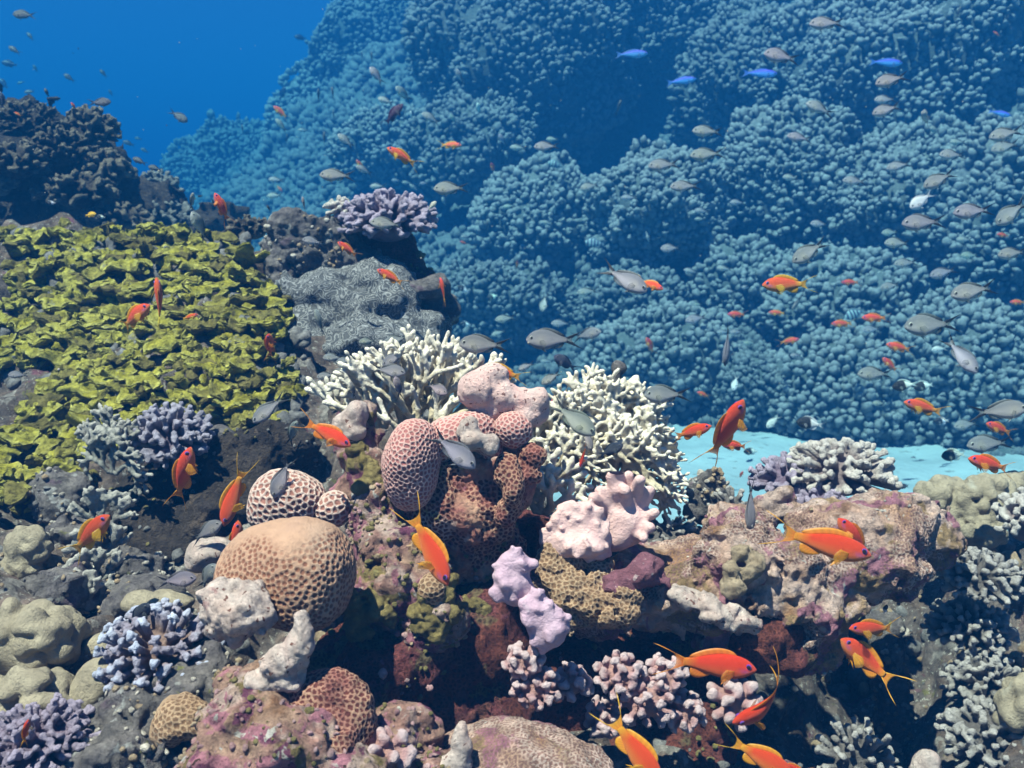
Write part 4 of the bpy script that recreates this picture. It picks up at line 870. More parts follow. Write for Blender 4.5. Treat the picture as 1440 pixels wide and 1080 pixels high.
for lab, poly in regions.items():
    shade = []; mb = MB(); xs_, ys_ = [p[0] for p in poly], [p[1] for p in poly]
    areap = 0.5 * abs(sum(poly[i][0] * poly[(i + 1) % len(poly)][1] - poly[(i + 1) % len(poly)][0] * poly[i][1] for i in range(len(poly))))
    for q in range(int(areap / 85)):
        px, py = prd.uniform(min(xs_), max(xs_)), prd.uniform(min(ys_), max(ys_))
        if not inside((px, py), poly): continue
        c, d = on_terrain(px, py)
        if c is None: continue
        if pn(np.array([c * 4.5 + 31]))[0] > .36 or pn(np.array([c * 13 + 7]))[0] > .42: continue             # bare patches
        nn = terr_n(c[None, :2])[0]
        down = np.array([nn[0], nn[1], 0]); down = down / (np.linalg.norm(down) + 1e-6) * .5 + np.array([.22, -.7, 0])
        a = prd.gauss(0, .75); down = np.array([down[0] * math.cos(a) - down[1] * math.sin(a), down[0] * math.sin(a) + down[1] * math.cos(a), 0]); down /= np.linalg.norm(down)
        tilt = prd.gauss(-.42, .32); out = down * math.cos(tilt) + np.array([0, 0, math.sin(tilt)])
        up = np.cross(np.cross(out, nn * .3 + np.array([0, 0, 1])), out); up /= np.linalg.norm(up)
        w = (7 + 20 * prd.random() ** 1.5) * S(d) * (1.0 if prd.random() < .8 else 1.35)
        V, F, tp = plate(c + np.array([0, 0, .008]) + nn * prd.uniform(-.008, .024), out, up, w, prd.uniform(-.1, .22), prd)
        n_ = fbm(V * 38, 3); V = V + up * (n_ * .0085 + fbm(V * 140, 2) * .0016)[:, None] + out * (pn(V * 55 + 3) * .007)[:, None] + np.cross(up, out) * (pn(V * 50 + 9) * .006)[:, None]
        mb.add(V, F, tp); shade.append(np.full(len(V), prd.random()))
    V, Fs = mb.get()
    tag(mesh('plate_coral', V, Fs, m_plate, loc=base_of(V), attrs={'tip': np.concatenate(mb.a), 'cell': np.concatenate(shade)}), lab, 'coral', 'yellow plate coral colonies on the left slope')
# ------------------------------------------------------------------ fish
def fish_mat():
    t = NT('fish_skin'); a = t.n('ShaderNodeAttribute', attribute_name='Col'); co = t.n('ShaderNodeTexCoord').outputs['Object']
    sc = t.vor(co, 700, 'F1', .5); c = mul(t, a.outputs['Color'], t.rng(sc, 0, .8, 1.08, .86, False))
    bs = t.n('ShaderNodeBsdfPrincipled'); t.l(c, bs.inputs['Base Color']); bs.inputs['Roughness'].default_value = .42; bs.inputs['Specular IOR Level'].default_value = .45
    b = t.n('ShaderNodeBump'); b.inputs['Distance'].default_value = .0006; t.l(sc, b.inputs['Height']); t.l(b.outputs[0], bs.inputs['Normal'])
    t.l(bs.outputs[0], t.out.inputs['Surface']); return t.m
def fin_mat():
    t = NT('fish_fin'); a = t.n('ShaderNodeAttribute', attribute_name='Col')
    bs = t.n('ShaderNodeBsdfPrincipled'); t.l(a.outputs['Color'], bs.inputs['Base Color']); bs.inputs['Roughness'].default_value = .5
    tl = t.n('ShaderNodeBsdfTranslucent'); t.l(a.outputs['Color'], tl.inputs[0])
    m1 = t.n('ShaderNodeMixShader'); m1.inputs[0].default_value = .35; t.l(bs.outputs[0], m1.inputs[1]); t.l(tl.outputs[0], m1.inputs[2])
    tr = t.n('ShaderNodeBsdfTransparent'); m2 = t.n('ShaderNodeMixShader'); t.l(a.outputs['Alpha'], m2.inputs[0]); t.l(tr.outputs[0], m2.inputs[1]); t.l(m1.outputs[0], m2.inputs[2])
    t.l(m2.outputs[0], t.out.inputs['Surface']); return t.m
M_FISH, M_FIN = fish_mat(), fin_mat()
def lerp(a, b, t): return np.asarray(a)[None] * (1 - t[:, None]) + np.asarray(b)[None] * t[:, None]
# profiles: s from snout (0) to tail root (1): up, down, half width as fractions of the whole length
KIND = {
 'a': dict(body=.70, s=[0, .05, .14, .3, .5, .7, .85, 1], up=[.012, .05, .095, .122, .12, .088, .052, .04], dn=[.012, .042, .085, .118, .114, .08, .046, .036], w=[.01, .035, .058, .068, .062, .042, .022, .012],
           tail=(.08, .34, 2.2, .18), dors=(.27, .86, .058, .05), anal=(.60, .84, .09), pelv=(.34, .13), pect=(.30, .15), eye=(.115, .028, .030)),
 'c': dict(body=.72, s=[0, .05, .14, .3, .5, .7, .85, 1], up=[.02, .08, .135, .178, .178, .122, .062, .042], dn=[.02, .062, .112, .165, .17, .112, .056, .038], w=[.012, .04, .066, .08, .074, .048, .024, .012],
           tail=(.085, .33, 1.2, .165), dors=(.30, .88, .03, .05), anal=(.58, .86, .06), pelv=(.36, .12), pect=(.30, .13), eye=(.12, .032, .036)),
 'h': dict(body=.78, s=[0, .05, .14, .3, .5, .7, .85, 1], up=[.02, .09, .16, .21, .20, .14, .075, .05], dn=[.02, .07, .13, .19, .19, .13, .065, .045], w=[.014, .045, .07, .085, .078, .05, .026, .014],
           tail=(.10, .24, 1.8, .12), dors=(.28, .88, .06, .08), anal=(.56, .86, .10), pelv=(.36, .12), pect=(.30, .12), eye=(.13, .03, .03)),
 'b': dict(body=.76, s=[0, .05, .14, .3, .5, .7, .85, 1], up=[.012, .05, .085, .115, .11, .075, .04, .026], dn=[.012, .045, .085, .12, .115, .075, .038, .024], w=[.01, .03, .05, .06, .055, .038, .02, .01],
           tail=(.09, .27, 1.9, .13), dors=(.32, .86, .035, .03), anal=(.62, .86, .035), pelv=(.36, .07), pect=(.28, .10), eye=(.10, .01, .024)),
}
KIND['s'] = KIND['h']; KIND['d'] = KIND['c']; KIND['w'] = KIND['c']; KIND['p'] = KIND['a']; KIND['y'] = KIND['h']; KIND['t'] = KIND['h']
def body_col(k, s, v, u):
    n = len(s); o = np.ones((n, 4), np.float32)
    if k == 'a':
        c = lerp((.74, .058, .012), (.80, .18, .03), sstep(.4, -.9, v)); c = np.where((s > .8)[:, None], lerp((.72, .10, .012), (.74, .28, .02), sstep(.8, 1, s)), c)
        st = np.exp(-((v - (.12 - s * 2.2)) / .13) ** 2) * (s < .26) * (s > .03); c = c * (1 - .55 * st[:, None]) + np.array((.45, .1, .42)) * .55 * st[:, None]
        c = c + (sstep(.14, .0, s) * .25)[:, None] * np.array((.05, .10, .06))
    elif k == 'p':
        c = lerp((.07, .015, .05), (.12, .02, .06), sstep(.3, -.8, v))
    elif k in 'cd':
        f = .35 if k == 'd' else 1.0
        c = lerp((.17, .17, .185), (.46, .42, .43), sstep(.85, -.5, v)); c = c * (1 - .25 * sstep(.75, 1.0, s))[:, None]
        c = c + (np.exp(-((s - .34) / .12) ** 2 - ((v + .1) / .35) ** 2))[:, None] * np.array((.07, .05, -.02)); c = c * f
        if k == 'd': c = c * np.array((.5, .6, .9))
    elif k == 'w': c = lerp((.55, .56, .52), (.75, .74, .70), sstep(.5, -.5, v))
    elif k == 'h':
        t = sstep(.60, .66, s + .04 * v); c = lerp((.010, .009, .012), (.80, .80, .78), t)
    elif k == 'b': c = lerp((.03, .09, .55), (.12, .36, .75), sstep(.45, -.5, v)); c = np.where((v > .55)[:, None], np.array((.07, .05, .5)), c)
    elif k == 's':
        b = sstep(.25, -.15, np.sin(s * 31 + .4)); c = lerp((.30, .42, .45), (.03, .04, .10), b)
    elif k == 't': c = np.tile(np.array((.02, .03, .07)), (n, 1))
    else: c = np.tile(np.array((.75, .42, .03)), (n, 1))
    o[:, :3] = np.clip(c, 0, 1); return o
FINCOL = {'a': (.70, .30, .02, .85), 'p': (.10, .015, .06, .95), 'c': (.22, .23, .22, .55), 'd': (.03, .04, .07, .9), 'w': (.6, .6, .56, .6), 'h': (.75, .76, .78, .6), 'b': (.08, .2, .6, .8), 's': (.25, .33, .38, .7), 't': (.02, .03, .07, .95), 'y': (.75, .45, .03, .9)}
def fin_grid(root, tip, m, th, col_r, col_t, edge=None, curve=None):
    """root, tip: (n,3) lines; a thin two-sided sheet with m rows"""
    n = len(root); t = np.linspace(0, 1, m)
    Pt = root[:, None] * (1 - t)[None, :, None] + tip[:, None] * t[None, :, None]
    if curve is not None: Pt = Pt + curve[:, None] * (t * (1 - t))[None, :, None]
    y = np.zeros_like(Pt); y[..., 1] = th * (1 - .8 * t)[None]
    Q = Pt.reshape(-1, 3); Y = y.reshape(-1, 3); N = n * m; i = np.arange(N).reshape(n, m)
    V = np.concatenate([Q + Y, Q - Y]); q = np.stack([i[:-1, :-1].ravel(), i[1:, :-1].ravel(), i[1:, 1:].ravel(), i[:-1, 1:].ravel()], 1)
    rim = np.concatenate([i[:, 0], i[-1, 1:], i[::-1, -1][1:], i[0, ::-1][1:]])
    r = np.stack([rim[:-1], rim[1:], rim[1:] + N, rim[:-1] + N], 1)
    F = np.concatenate([q[:, ::-1], q + N, r])
    c = np.array(col_r)[None, None] * (1 - t)[None, :, None] + np.array(col_t)[None, None] * t[None, :, None]; c = np.broadcast_to(c, (n, m, 4)).copy()
    ray = (np.arange(n) % 2)[:, None, None] * np.array((.12, .12, .12, 0)); c[..., :3] *= 1 - .18 * (np.arange(n) % 2)[:, None, None]
    if edge is not None:
        w, ec = edge; c = c * (1 - w[:, None, None]) + np.array(ec) * w[:, None, None]
    c = c.reshape(-1, 4); return V, F, np.concatenate([c, c])
def smooth_row(n): return np.sin(np.linspace(0, math.pi, n))
def fish_parts(k, bend, r_, spread=1.0, low=False):
    """all pieces in a frame with length 1, snout at +x"""
    K = KIND[k]; nr, ns = (12, 8) if low else (22, 14)
    deep = r_.uniform(.93, 1.07)
    ss = np.linspace(0, 1, nr) ** 1.15; up = np.interp(ss, K['s'], K['up']) * deep; dn = np.interp(ss, K['s'], K['dn']) * deep; w = np.interp(ss, K['s'], K['w'])
    for q in range(2):
        for a in (up, dn, w): a[1:-1] = .5 * a[1:-1] + .25 * (a[:-2] + a[2:])
    x = .5 - ss * K['body']; an = np.linspace(0, 2 * math.pi, ns, endpoint=False)
    cz = np.cos(an); sy = np.sin(an); hz = np.where(cz[None] > 0, up[:, None] * cz, dn[:, None] * cz)
    V = np.stack([np.repeat(x[:, None], ns, 1), w[:, None] * np.sign(sy) * np.abs(sy) ** .85, hz], 2).reshape(-1, 3)
    i = np.arange(nr * ns).reshape(nr, ns); j = np.roll(i, -1, 1)
    F = np.stack([i[:-1].ravel(), j[:-1].ravel(), j[1:].ravel(), i[1:].ravel()], 1)
    cap0 = np.stack([i[0, 0::2][:-0 or None], i[0, 1::2]], 1) if False else None
    V = np.concatenate([V, [[.506, 0, 0]], [[x[-1] - .006, 0, 0]]]); nv = nr * ns
    T = np.concatenate([np.stack([j[0], i[0], np.full(ns, nv)], 1), np.stack([i[-1], j[-1], np.full(ns, nv + 1)], 1)])
    s_ = np.concatenate([np.repeat(ss, ns), [0, 1]]); v_ = np.concatenate([np.tile(cz, nr), [0, 0]])
    out = {'body': [(V, [F, T], body_col(k, s_, v_, None), M_FISH)]}
    fc = np.array(FINCOL[k]); fr = fc.copy()
    topz = lambda s: np.interp(s, ss, up); botz = lambda s: np.interp(s, ss, dn); X = lambda s: .5 - s * K['body']
    # tail
    mid, lobe, pw, spz = K['tail']; n = 11 if low else 17; t = np.linspace(-1, 1, n); ln = (mid + (lobe - mid) * np.abs(t) ** pw)
    root = np.stack([np.full(n, x[-1] + .02), 0 * t, t * (.048 if k == 'c' else .036)], 1); tip = np.stack([x[-1] - ln * .92, 0 * t, np.sign(t) * np.abs(t) ** .8 * spz * spread], 1)
    bc = {'a': (.64, .16, .015, 1), 'p': (.1, .02, .06, 1), 'c': (.36, .37, .35, .8), 'h': (.8, .8, .78, .9)}.get(k, tuple(fc))
    edge = (sstep(.1, .25, np.abs(t)), (.012, .012, .018, 1)) if k == 'c' else ((sstep(.6, 1, np.abs(t)), (.72, .38, .03, .95)) if k == 'a' else None)
    tc = (fc[0], fc[1], fc[2], fc[3] * (.55 if k in 'cha' else 1)); out['tail_fin'] = [(*fin_grid(root, tip, 6, .007, bc, tc, edge), M_FIN)]
    # dorsal
    d0, d1, h0, h1 = K['dors']; n = 9 if low else 15; q = np.linspace(0, 1, n); sq = d0 + (d1 - d0) * q
    hh = (h0 * (1 - q) + h1 * q) * (smooth_row(n) ** .45 + .02) * spread ** .3; root = np.stack([X(sq), 0 * q, topz(sq) - .012], 1)
    tip = root + np.stack([-.35 * hh - .05 * q ** 3, 0 * q, hh + .01], 1)
    dc = (.72, .16, .015, 1) if k == 'a' else (.07, .07, .07, 1) if k == 'c' else (.015, .014, .016, 1) if k == 'h' else tuple(fc)
    de = (sstep(.55, .7, q), (.75, .75, .75, .7)) if k == 'h' else (sstep(.5, 1, q), (.03, .03, .035, .8)) if k == 'c' else None
    out['dorsal_fin'] = [(*fin_grid(root, tip, 4, .006, dc, tuple(fc), de), M_FIN)]
    a0, a1, ah = K['anal']; sq = a0 + (a1 - a0) * q; hh = ah * (smooth_row(n) ** .6 + .02) * (.6 + .5 * q); root = np.stack([X(sq), 0 * q, -botz(sq) + .012], 1)
    tip = root + np.stack([-.55 * hh - .04 * q, 0 * q, -hh], 1)
    out['anal_fin'] = [(*fin_grid(root, tip, 4, .006, (.68, .18, .02, 1) if k == 'a' else tuple(fc), tuple(fc), de), M_FIN)]
    pv, pl = K['pelv']; n = 7; q = np.linspace(0, 1, n); out['pelvic_fin'] = []; out['pectoral_fin'] = []
    pa = pl * r_.uniform(.8, 1.15)
    for sd in (-1, 1):
        root = np.stack([X(pv + .05 * q), sd * (.012 + 0 * q), -botz(pv + .05 * q) + .014], 1); L = pa * (1 - .6 * q)
        tip = root + np.stack([-L * .8, sd * L * .3, -L * .62], 1)
        out['pelvic_fin'].append((*fin_grid(root, tip, 4, .004, tuple(fc), (fc[0], fc[1], fc[2], fc[3] * .9)), M_FIN))
        p0, plen = K['pect']; wv = np.interp(p0, ss, w); root = np.stack([X(p0 + .01 * q), sd * (wv * .96 + 0 * q), -.02 - .045 * q], 1); al = plen * (smooth_row(n) * .35 + .65)
        fl = r_.uniform(.35, .8); tip = root + np.stack([-al * math.cos(fl), sd * al * math.sin(fl), -.015 - .11 * (q - .3)], 1)
        pc = (.72, .34, .03, .6) if k == 'a' else (*(.5 * fc[:3] + .12), .3); out['pectoral_fin'].append((*fin_grid(root, tip, 4, .003, pc, (pc[0], pc[1], pc[2], pc[3] * .7)), M_FIN))
    es, ez, er = K['eye']; ew = np.interp(es, ss, w); out['eye'] = []
    bv, bf = ICO[2 if not low else 1]
    for sd in (-1, 1):
        v = bv * np.array([er, er * .45, er]) + np.array([X(es), sd * (ew * .86), ez]); d = np.sqrt(bv[:, 0] ** 2 + bv[:, 2] ** 2)
        ring = {'a': (.24, .10, .55), 'c': (.55, .55, .5), 'h': (.02, .02, .02), 'w': (.6, .6, .58)}.get(k, (.15, .15, .18))
        c = np.ones((len(bv), 4), np.float32); c[:, :3] = np.where((d < .68)[:, None], np.array((.008, .008, .012)), np.array(ring))
        out['eye'].append((v, [bf], c, M_FISH))
    for nm, L in out.items():
        for it in L:
            v = it[0]; b = (.5 - v[:, 0]); xx = np.clip(b - .22, 0, 2)
            if abs(bend) > 1e-3:          # swing the rear of the fish sideways along an arc
                kk = bend * 2.2; a = kk * xx; base = .5 - np.minimum(b, .22)
                v[:, 0] = base - np.where(np.abs(kk) > 1e-3, np.sin(a) / kk, xx) + np.sin(a) * 0; off = (1 - np.cos(a)) / kk
                y0 = v[:, 1].copy(); v[:, 1] = y0 * np.cos(a) + off; v[:, 0] -= y0 * np.sin(a)
    return out
# kind, x, y, length (photo px), heading (deg, 0 right, 90 up), yaw (towards camera +), roll, bend, distance or None
FISH = [
# --- orange anthias
('a', 1148, 762, 150, -14, 8, 0, .12, .80), ('a', 1206, 762, 92, 132, 12, 0, .2, .86), ('a', 990, 933, 142, -5, 8, 0, -.1, .80), ('a', 600, 762, 130, -62, 15, 12, .12, .80),
('a', 887, 1047, 130, -52, 10, 8, .15, .72), ('a', 1093, 992, 112, 197, 10, 45, -.9, .76), ('a', 1063, 1062, 110, -27, 10, 0, .1, .74), ('a', 1233, 884, 84, 177, 12, 0, .12, .95), ('a', 1222, 932, 98, 140, 10, 0, .55, .92),
('a', 122, 757, 102, 42, 15, 10, .1, .88), ('a', 256, 675, 100, 70, 15, 20, .15, 1.0), ('a', 330, 690, 98, -103, 15, 40, .15, .99), ('a', 333, 770, 78, 84, 10, 40, .1, 1.02), ('a', 455, 607, 88, -27, 10, 0, .1, .92),
('a', 184, 449, 68, 30, 20, 0, .35, 1.2), ('a', 226, 430, 78, 95, 10, 75, .2, 1.22), ('a', 265, 446, 28, 15, 0, 0, 0, None), ('a', 380, 488, 36, 80, 45, 0, .2, 1.35), ('a', 313, 295, 48, 112, 15, 0, .1, 1.55), ('a', 569, 222, 54, 152, 12, 0, .1, 1.75),
('a', 631, 204, 36, -4, 10, 0, 0, None), ('a', 396, 159, 28, 140, 10, 0, .1, None), ('a', 392, 264, 15, -50, 0, 0, 0, None), ('a', 491, 352, 38, 145, 10, 0, .1, 1.5), ('a', 552, 391, 48, 152, 10, 0, .1, 1.45), ('a', 624, 411, 42, 103, 10, 75, .15, 1.6), ('a', 635, 418, 20, 160, 20, 0, 0, 1.75),
('a', 693, 237, 14, 110, 40, 0, 0, None), ('a', 653, 342, 13, 160, 20, 0, 0, None), ('a', 727, 373, 10, 90, 40, 0, 0, None), ('a', 508, 236, 24, 120, 20, 0, 0, None), ('a', 711, 525, 70, 166, 10, 0, .1, 1.12), ('a', 790, 556, 38, 215, 20, 0, .1, 1.3), ('a', 912, 399, 42, -25, 20, 0, .1, 1.6),
('a', 915, 488, 30, 118, 20, 0, .1, None), ('a', 820, 640, 34, 255, 10, 60, .1, 1.02), ('a', 968, 609, 62, 20, 25, 0, .25, 1.05), ('a', 1019, 614, 112, 68, 20, 25, .2, 1.02), ('a', 1036, 627, 46, 175, 20, 0, 0, 1.5), ('a', 1112, 400, 82, 182, 5, 0, .05, 1.4),
('a', 1198, 397, 30, 180, 0, 0, 0, None), ('a', 1038, 442, 30, 180, 0, 0, 0, None), ('a', 1095, 440, 28, 178, 0, 0, 0, None), ('a', 1187, 455, 36, 182, 0, 0, 0, None), ('a', 1233, 447, 42, 180, 0, 0, 0, None), ('a', 1107, 480, 32, 10, 15, 0, 0, None),
('a', 1267, 489, 44, 168, 5, 0, 0, None), ('a', 1253, 514, 34, 142, 10, 0, 0, None), ('a', 1303, 574, 70, 166, 8, 0, .1, 1.6), ('a', 1408, 604, 50, 160, 10, 0, 0, 1.9), ('a', 1397, 654, 80, 166, 10, 0, .1, 1.2), ('a', 1433, 425, 26, 180, 0, 0, 0, None), ('a', 990, 555, 22, 160, 10, 0, 0, None), ('a', 1412, 331, 24, 175, 15, 0, 0, None),
('a', 35, 1032, 46, 72, 10, 75, .1, .7), ('a', 104, 150, 13, 120, 20, 0, 0, None), ('a', 1042, 668, 13, 70, 30, 0, 0, None), ('a', 26, 161, 12, 150, 10, 0, 0, None), ('a', 1402, 48, 14, 150, 10, 0, 0, None), ('p', 551, 163, 44, 42, 15, 0, .3, 2.6), ('a', 1120, 1082, 50, 170, 0, 0, 0, .86),
('y', 127, 302, 18, 5, 10, 0, 0, 1.6),
# --- grey chromis, large and near
('c', 780, 478, 80, 180, 8, 0, .05, None), ('c', 682, 485, 72, 178, 15, 0, .1, None), ('c', 876, 391, 76, -32, 12, 0, .1, 1.35), ('c', 804, 587, 80, -38, 10, 0, .15, 1.02), ('c', 636, 632, 82, -38, 10, 0, .1, .88), ('c', 939, 555, 68, 180, 12, 0, .05, 1.08),
('c', 826, 614, 40, -75, 15, 50, .1, 1.06), ('d', 857, 634, 40, 28, 30, 0, 0, 1.05), ('c', 380, 574, 60, 222, 12, 0, .1, 1.2), ('c', 397, 670, 62, 250, 10, 20, .1, .95), ('c', 411, 610, 40, 68, 15, 30, 0, 1.12), ('c', 290, 748, 54, 32, 10, 0, .1, .98), ('c', 247, 816, 62, 8, 8, 0, .05, .93), ('c', 292, 812, 50, 55, 20, 0, 0, .95),
('d', 195, 868, 54, 52, 15, 20, 0, .86), ('c', 824, 471, 40, 12, 35, 0, 0, None), ('d', 796, 511, 40, 150, 25, 0, .1, 1.6), ('c', 776, 531, 34, 212, 20, 0, 0, 1.7), ('c', 790, 455, 30, 180, 10, 0, 0, None), ('c', 712, 448, 32, 188, 5, 0, 0, None), ('c', 702, 468, 24, 200, 5, 0, 0, None), ('c', 770, 508, 20, 180, 10, 0, 0, None), ('c', 741, 515, 26, 205, 10, 0, 0, 2.4),
('c', 613, 546, 36, -25, 30, 0, 0, 1.04), ('c', 545, 521, 52, -8, 10, 0, 0, 1.08), ('c', 556, 502, 42, 215, 15, 0, 0, 1.09), ('c', 558, 478, 40, 200, 10, 0, 0, 1.25), ('c', 587, 488, 32, 190, 15, 0, 0, 1.2), ('c', 518, 480, 26, 185, 15, 0, 0, 1.4), ('c', 560, 546, 34, 100, 20, 30, 0, 1.06), ('c', 654, 512, 22, 180, 20, 0, 0, 1.5), ('c', 487, 507, 28, 190, 10, 0, 0, 1.35), ('c', 514, 527, 22, 190, 10, 0, 0, 1.25), ('c', 496, 549, 26, 100, 20, 40, 0, 1.1),
('c', 475, 247, 50, 180, 8, 0, 0, 2.0), ('c', 635, 265, 50, 184, 8, 0, 0, 2.0), ('c', 545, 315, 48, 176, 8, 0, 0, 1.5), ('c', 281, 320, 44, 110, 25, 0, 0, 1.6), ('c', 442, 340, 32, 170, 15, 0, 0, 1.5), ('c', 770, 206, 38, 184, 8, 0, 0, None), ('c', 778, 196, 20, 180, 5, 0, 0, None), ('c', 730, 208, 26, 178, 8, 0, 0, None), ('c', 607, 167, 30, 152, 12, 0, 0, None), ('c', 568, 133, 28, 140, 25, 0, 0, None), ('c', 530, 107, 30, 128, 10, 0, 0, None),
('c', 543, 142, 25, 160, 0, 0, 0, None), ('c', 647, 109, 26, 115, 10, 50, 0, None), ('c', 487, 199, 30, 140, 10, 0, 0, None), ('c', 532, 262, 24, 180, 0, 0, 0, None), ('c', 513, 240, 26, 155, 20, 0, 0, None), ('c', 707, 198, 22, 120, 10, 40, 0, None), ('c', 250, 163, 32, -32, 0, 0, 0, None), ('c', 139, 144, 34, 2, 0, 0, 0, None), ('c', 35, 21, 34, 176, 0, 0, 0, None), ('c', 21, 71, 21, 148, 0, 0, 0, None), ('c', 98, 110, 18, 145, 10, 0, 0, None), ('t', 14, 90, 22, 172, 10, 0, 0, None), ('t', 4, 118, 22, 140, 0, 0, 0, None), ('t', 1, 141, 26, 100, 10, 0, 0, 2.2),
('c', 42, 129, 16, 185, 0, 0, 0, None), ('c', 66, 131, 13, 110, 20, 0, 0, None), ('c', 43, 52, 16, 130, 0, 0, 0, None), ('c', 30, 116, 12, 200, 10, 0, 0, None), ('c', 50, 97, 12, 120, 10, 0, 0, None), ('c', 146, 104, 15, 130, 10, 0, 0, None), ('c', 156, 131, 11, 120, 10, 0, 0, None), ('c', 182, 202, 16, 160, 20, 0, 0, None), ('c', 195, 195, 12, 170, 0, 0, 0, None), ('c', 204, 212, 14, 150, 0, 0, 0, None), ('c', 197, 227, 23, 155, 0, 0, 0, 2.6), ('c', 219, 237, 22, 165, 0, 0, 0, 2.6),
('t', 423, 53, 16, 180, 30, 0, 0, None), ('t', 397, 132, 19, 60, 20, 0, 0, None), ('c', 396, 177, 26, 130, 0, 30, 0, None), ('c', 427, 183, 16, 180, 10, 0, 0, None), ('c', 389, 253, 24, 176, 0, 0, 0, None), ('c', 387, 275, 24, 184, 0, 0, 0, None),
('c', 1164, 33, 54, 184, 5, 0, 0, None), ('c', 1100, 80, 54, 172, 8, 0, 0, None), ('c', 1255, 112, 52, 196, 5, 0, 0, None), ('c', 1246, 140, 34, 184, 5, 0, 0, None), ('c', 1248, 154, 46, 198, 5, 0, 0, None), ('c', 1154, 154, 46, 160, 10, 0, 0, None), ('c', 996, 185, 46, 180, 8, 0, 0, None), ('c', 996, 217, 52, 186, 5, 0, 0, None), ('c', 1125, 194, 38, 172, 5, 0, 0, None), ('c', 1072, 172, 12, 110, 30, 0, 0, None), ('c', 1416, 188, 54, 194, 5, 0, 0, None), ('c', 1415, 206, 46, 196, 5, 0, 0, None), ('c', 1348, 200, 26, 180, 5, 0, 0, None),
('c', 1340, 218, 40, 180, 5, 0, 0, None), ('c', 1265, 233, 40, 194, 5, 0, 0, None), ('c', 1322, 252, 54, 206, 5, 0, 0, None), ('c', 1113, 250, 26, 178, 10, 0, 0, None), ('c', 1203, 255, 38, 178, 8, 0, 0, None), ('w', 1297, 281, 44, 214, 8, 0, 0, None), ('c', 1370, 297, 62, 186, 5, 0, 0, None), ('c', 1300, 313, 66, 184, 5, 0, 0, None), ('c', 1424, 298, 62, 216, 8, 0, 0, None), ('c', 1038, 285, 25, 182, 15, 0, 0, None), ('c', 988, 297, 24, 176, 10, 0, 0, None), ('c', 985, 308, 17, 182, 10, 0, 0, None), ('c', 1101, 303, 18, 170, 20, 0, 0, None), ('c', 1153, 315, 28, 178, 8, 0, 0, None), ('c', 1253, 327, 28, 184, 8, 0, 0, None),
('c', 1263, 342, 40, 180, 5, 0, 0, None), ('c', 1357, 337, 26, 178, 5, 0, 0, None), ('c', 1140, 353, 62, 212, 6, 0, .05, 1.6), ('c', 965, 262, 46, 184, 6, 0, 0, None), ('c', 935, 232, 48, 186, 6, 0, 0, None), ('c', 830, 262, 30, 196, 10, 0, 0, None), ('c', 886, 278, 26, 182, 8, 0, 0, None), ('c', 768, 272, 14, 120, 10, 0, 0, None), ('c', 780, 297, 15, 100, 30, 0, 0, None), ('c', 771, 314, 20, 170, 15, 0, 0, None), ('c', 870, 323, 17, 178, 10, 0, 0, None), ('c', 944, 349, 31, 184, 6, 0, 0, None), ('c', 717, 290, 20, 188, 8, 0, 0, None), ('c', 655, 333, 14, 180, 20, 0, 0, None), ('c', 625, 285, 16, 110, 20, 0, 0, None), ('c', 615, 242, 16, 140, 20, 0, 0, None), ('c', 558, 254, 14, 180, 20, 0, 0, None), ('c', 573, 257, 15, 182, 20, 0, 0, None), ('c', 583, 265, 18, 140, 10, 0, 0, None), ('c', 597, 258, 13, 180, 20, 0, 0, None),
('c', 638, 168, 16, 130, 20, 0, 0, None), ('w', 673, 153, 16, 100, 25, 0, 0, None), ('w', 578, 163, 14, 95, 20, 50, 0, None), ('w', 607, 290, 18, 40, 20, 0, 0, None), ('c', 713, 220, 15, 110, 20, 0, 0, None), ('c', 912, 337, 15, 110, 20, 0, 0, None),
('c', 1425, 356, 46, 188, 5, 0, 0, None), ('c', 1365, 359, 30, 182, 8, 0, 0, None), ('c', 1370, 409, 70, 192, 5, 0, 0, None), ('c', 1328, 383, 44, 194, 5, 0, 0, None), ('c', 1275, 370, 38, 186, 6, 0, 0, None), ('c', 1253, 402, 32, 192, 6, 0, 0, None), ('c', 1312, 457, 84, 184, 6, 0, 0, 1.5), ('c', 1350, 497, 66, -58, 20, 0, .1, 1.5), ('w', 1322, 491, 26, 186, 10, 0, 0, None), ('c', 1232, 526, 54, 180, 5, 0, 0, None), ('c', 1403, 578, 78, 6, 8, 0, .05, 1.3), ('c', 1360, 597, 40, 188, 6, 0, 0, None), ('c', 1393, 624, 70, 184, 6, 0, 0, 1.6),
('c', 1023, 483, 64, 262, 8, 70, .05, 1.5), ('c', 980, 448, 34, 192, 6, 0, 0, None), ('w', 1034, 538, 24, 250, 25, 0, 0, None), ('w', 1088, 592, 28, 222, 10, 0, 0, None), ('c', 1055, 708, 74, 268, 10, 55, .05, .98), ('c', 1123, 423, 34, 235, 10, 60, 0, None), ('c', 827, 410, 33, 188, 8, 0, 0, None), ('c', 765, 425, 28, 258, 15, 0, 0, None), ('c', 935, 408, 27, 180, 8, 0, 0, None), ('c', 1318, 513, 22, 184, 8, 0, 0, None), ('c', 1120, 500, 20, 180, 20, 0, 0, None), ('c', 1237, 567, 23, 180, 10, 0, 0, None), ('c', 1227, 463, 30, 186, 8, 0, 0, None), ('c', 1018, 467, 22, 182, 10, 0, 0, None), ('c', 1037, 467, 22, 182, 12, 0, 0, None), ('c', 1055, 482, 20, 184, 8, 0, 0, None), ('c', 1028, 410, 16, 180, 12, 0, 0, None), ('c', 1050, 404, 16, 182, 12, 0, 0, None), ('c', 1020, 378, 24, 176, 8, 0, 0, None), ('c', 973, 382, 24, 168, 8, 0, 0, None), ('c', 982, 428, 14, 180, 10, 0, 0, None),
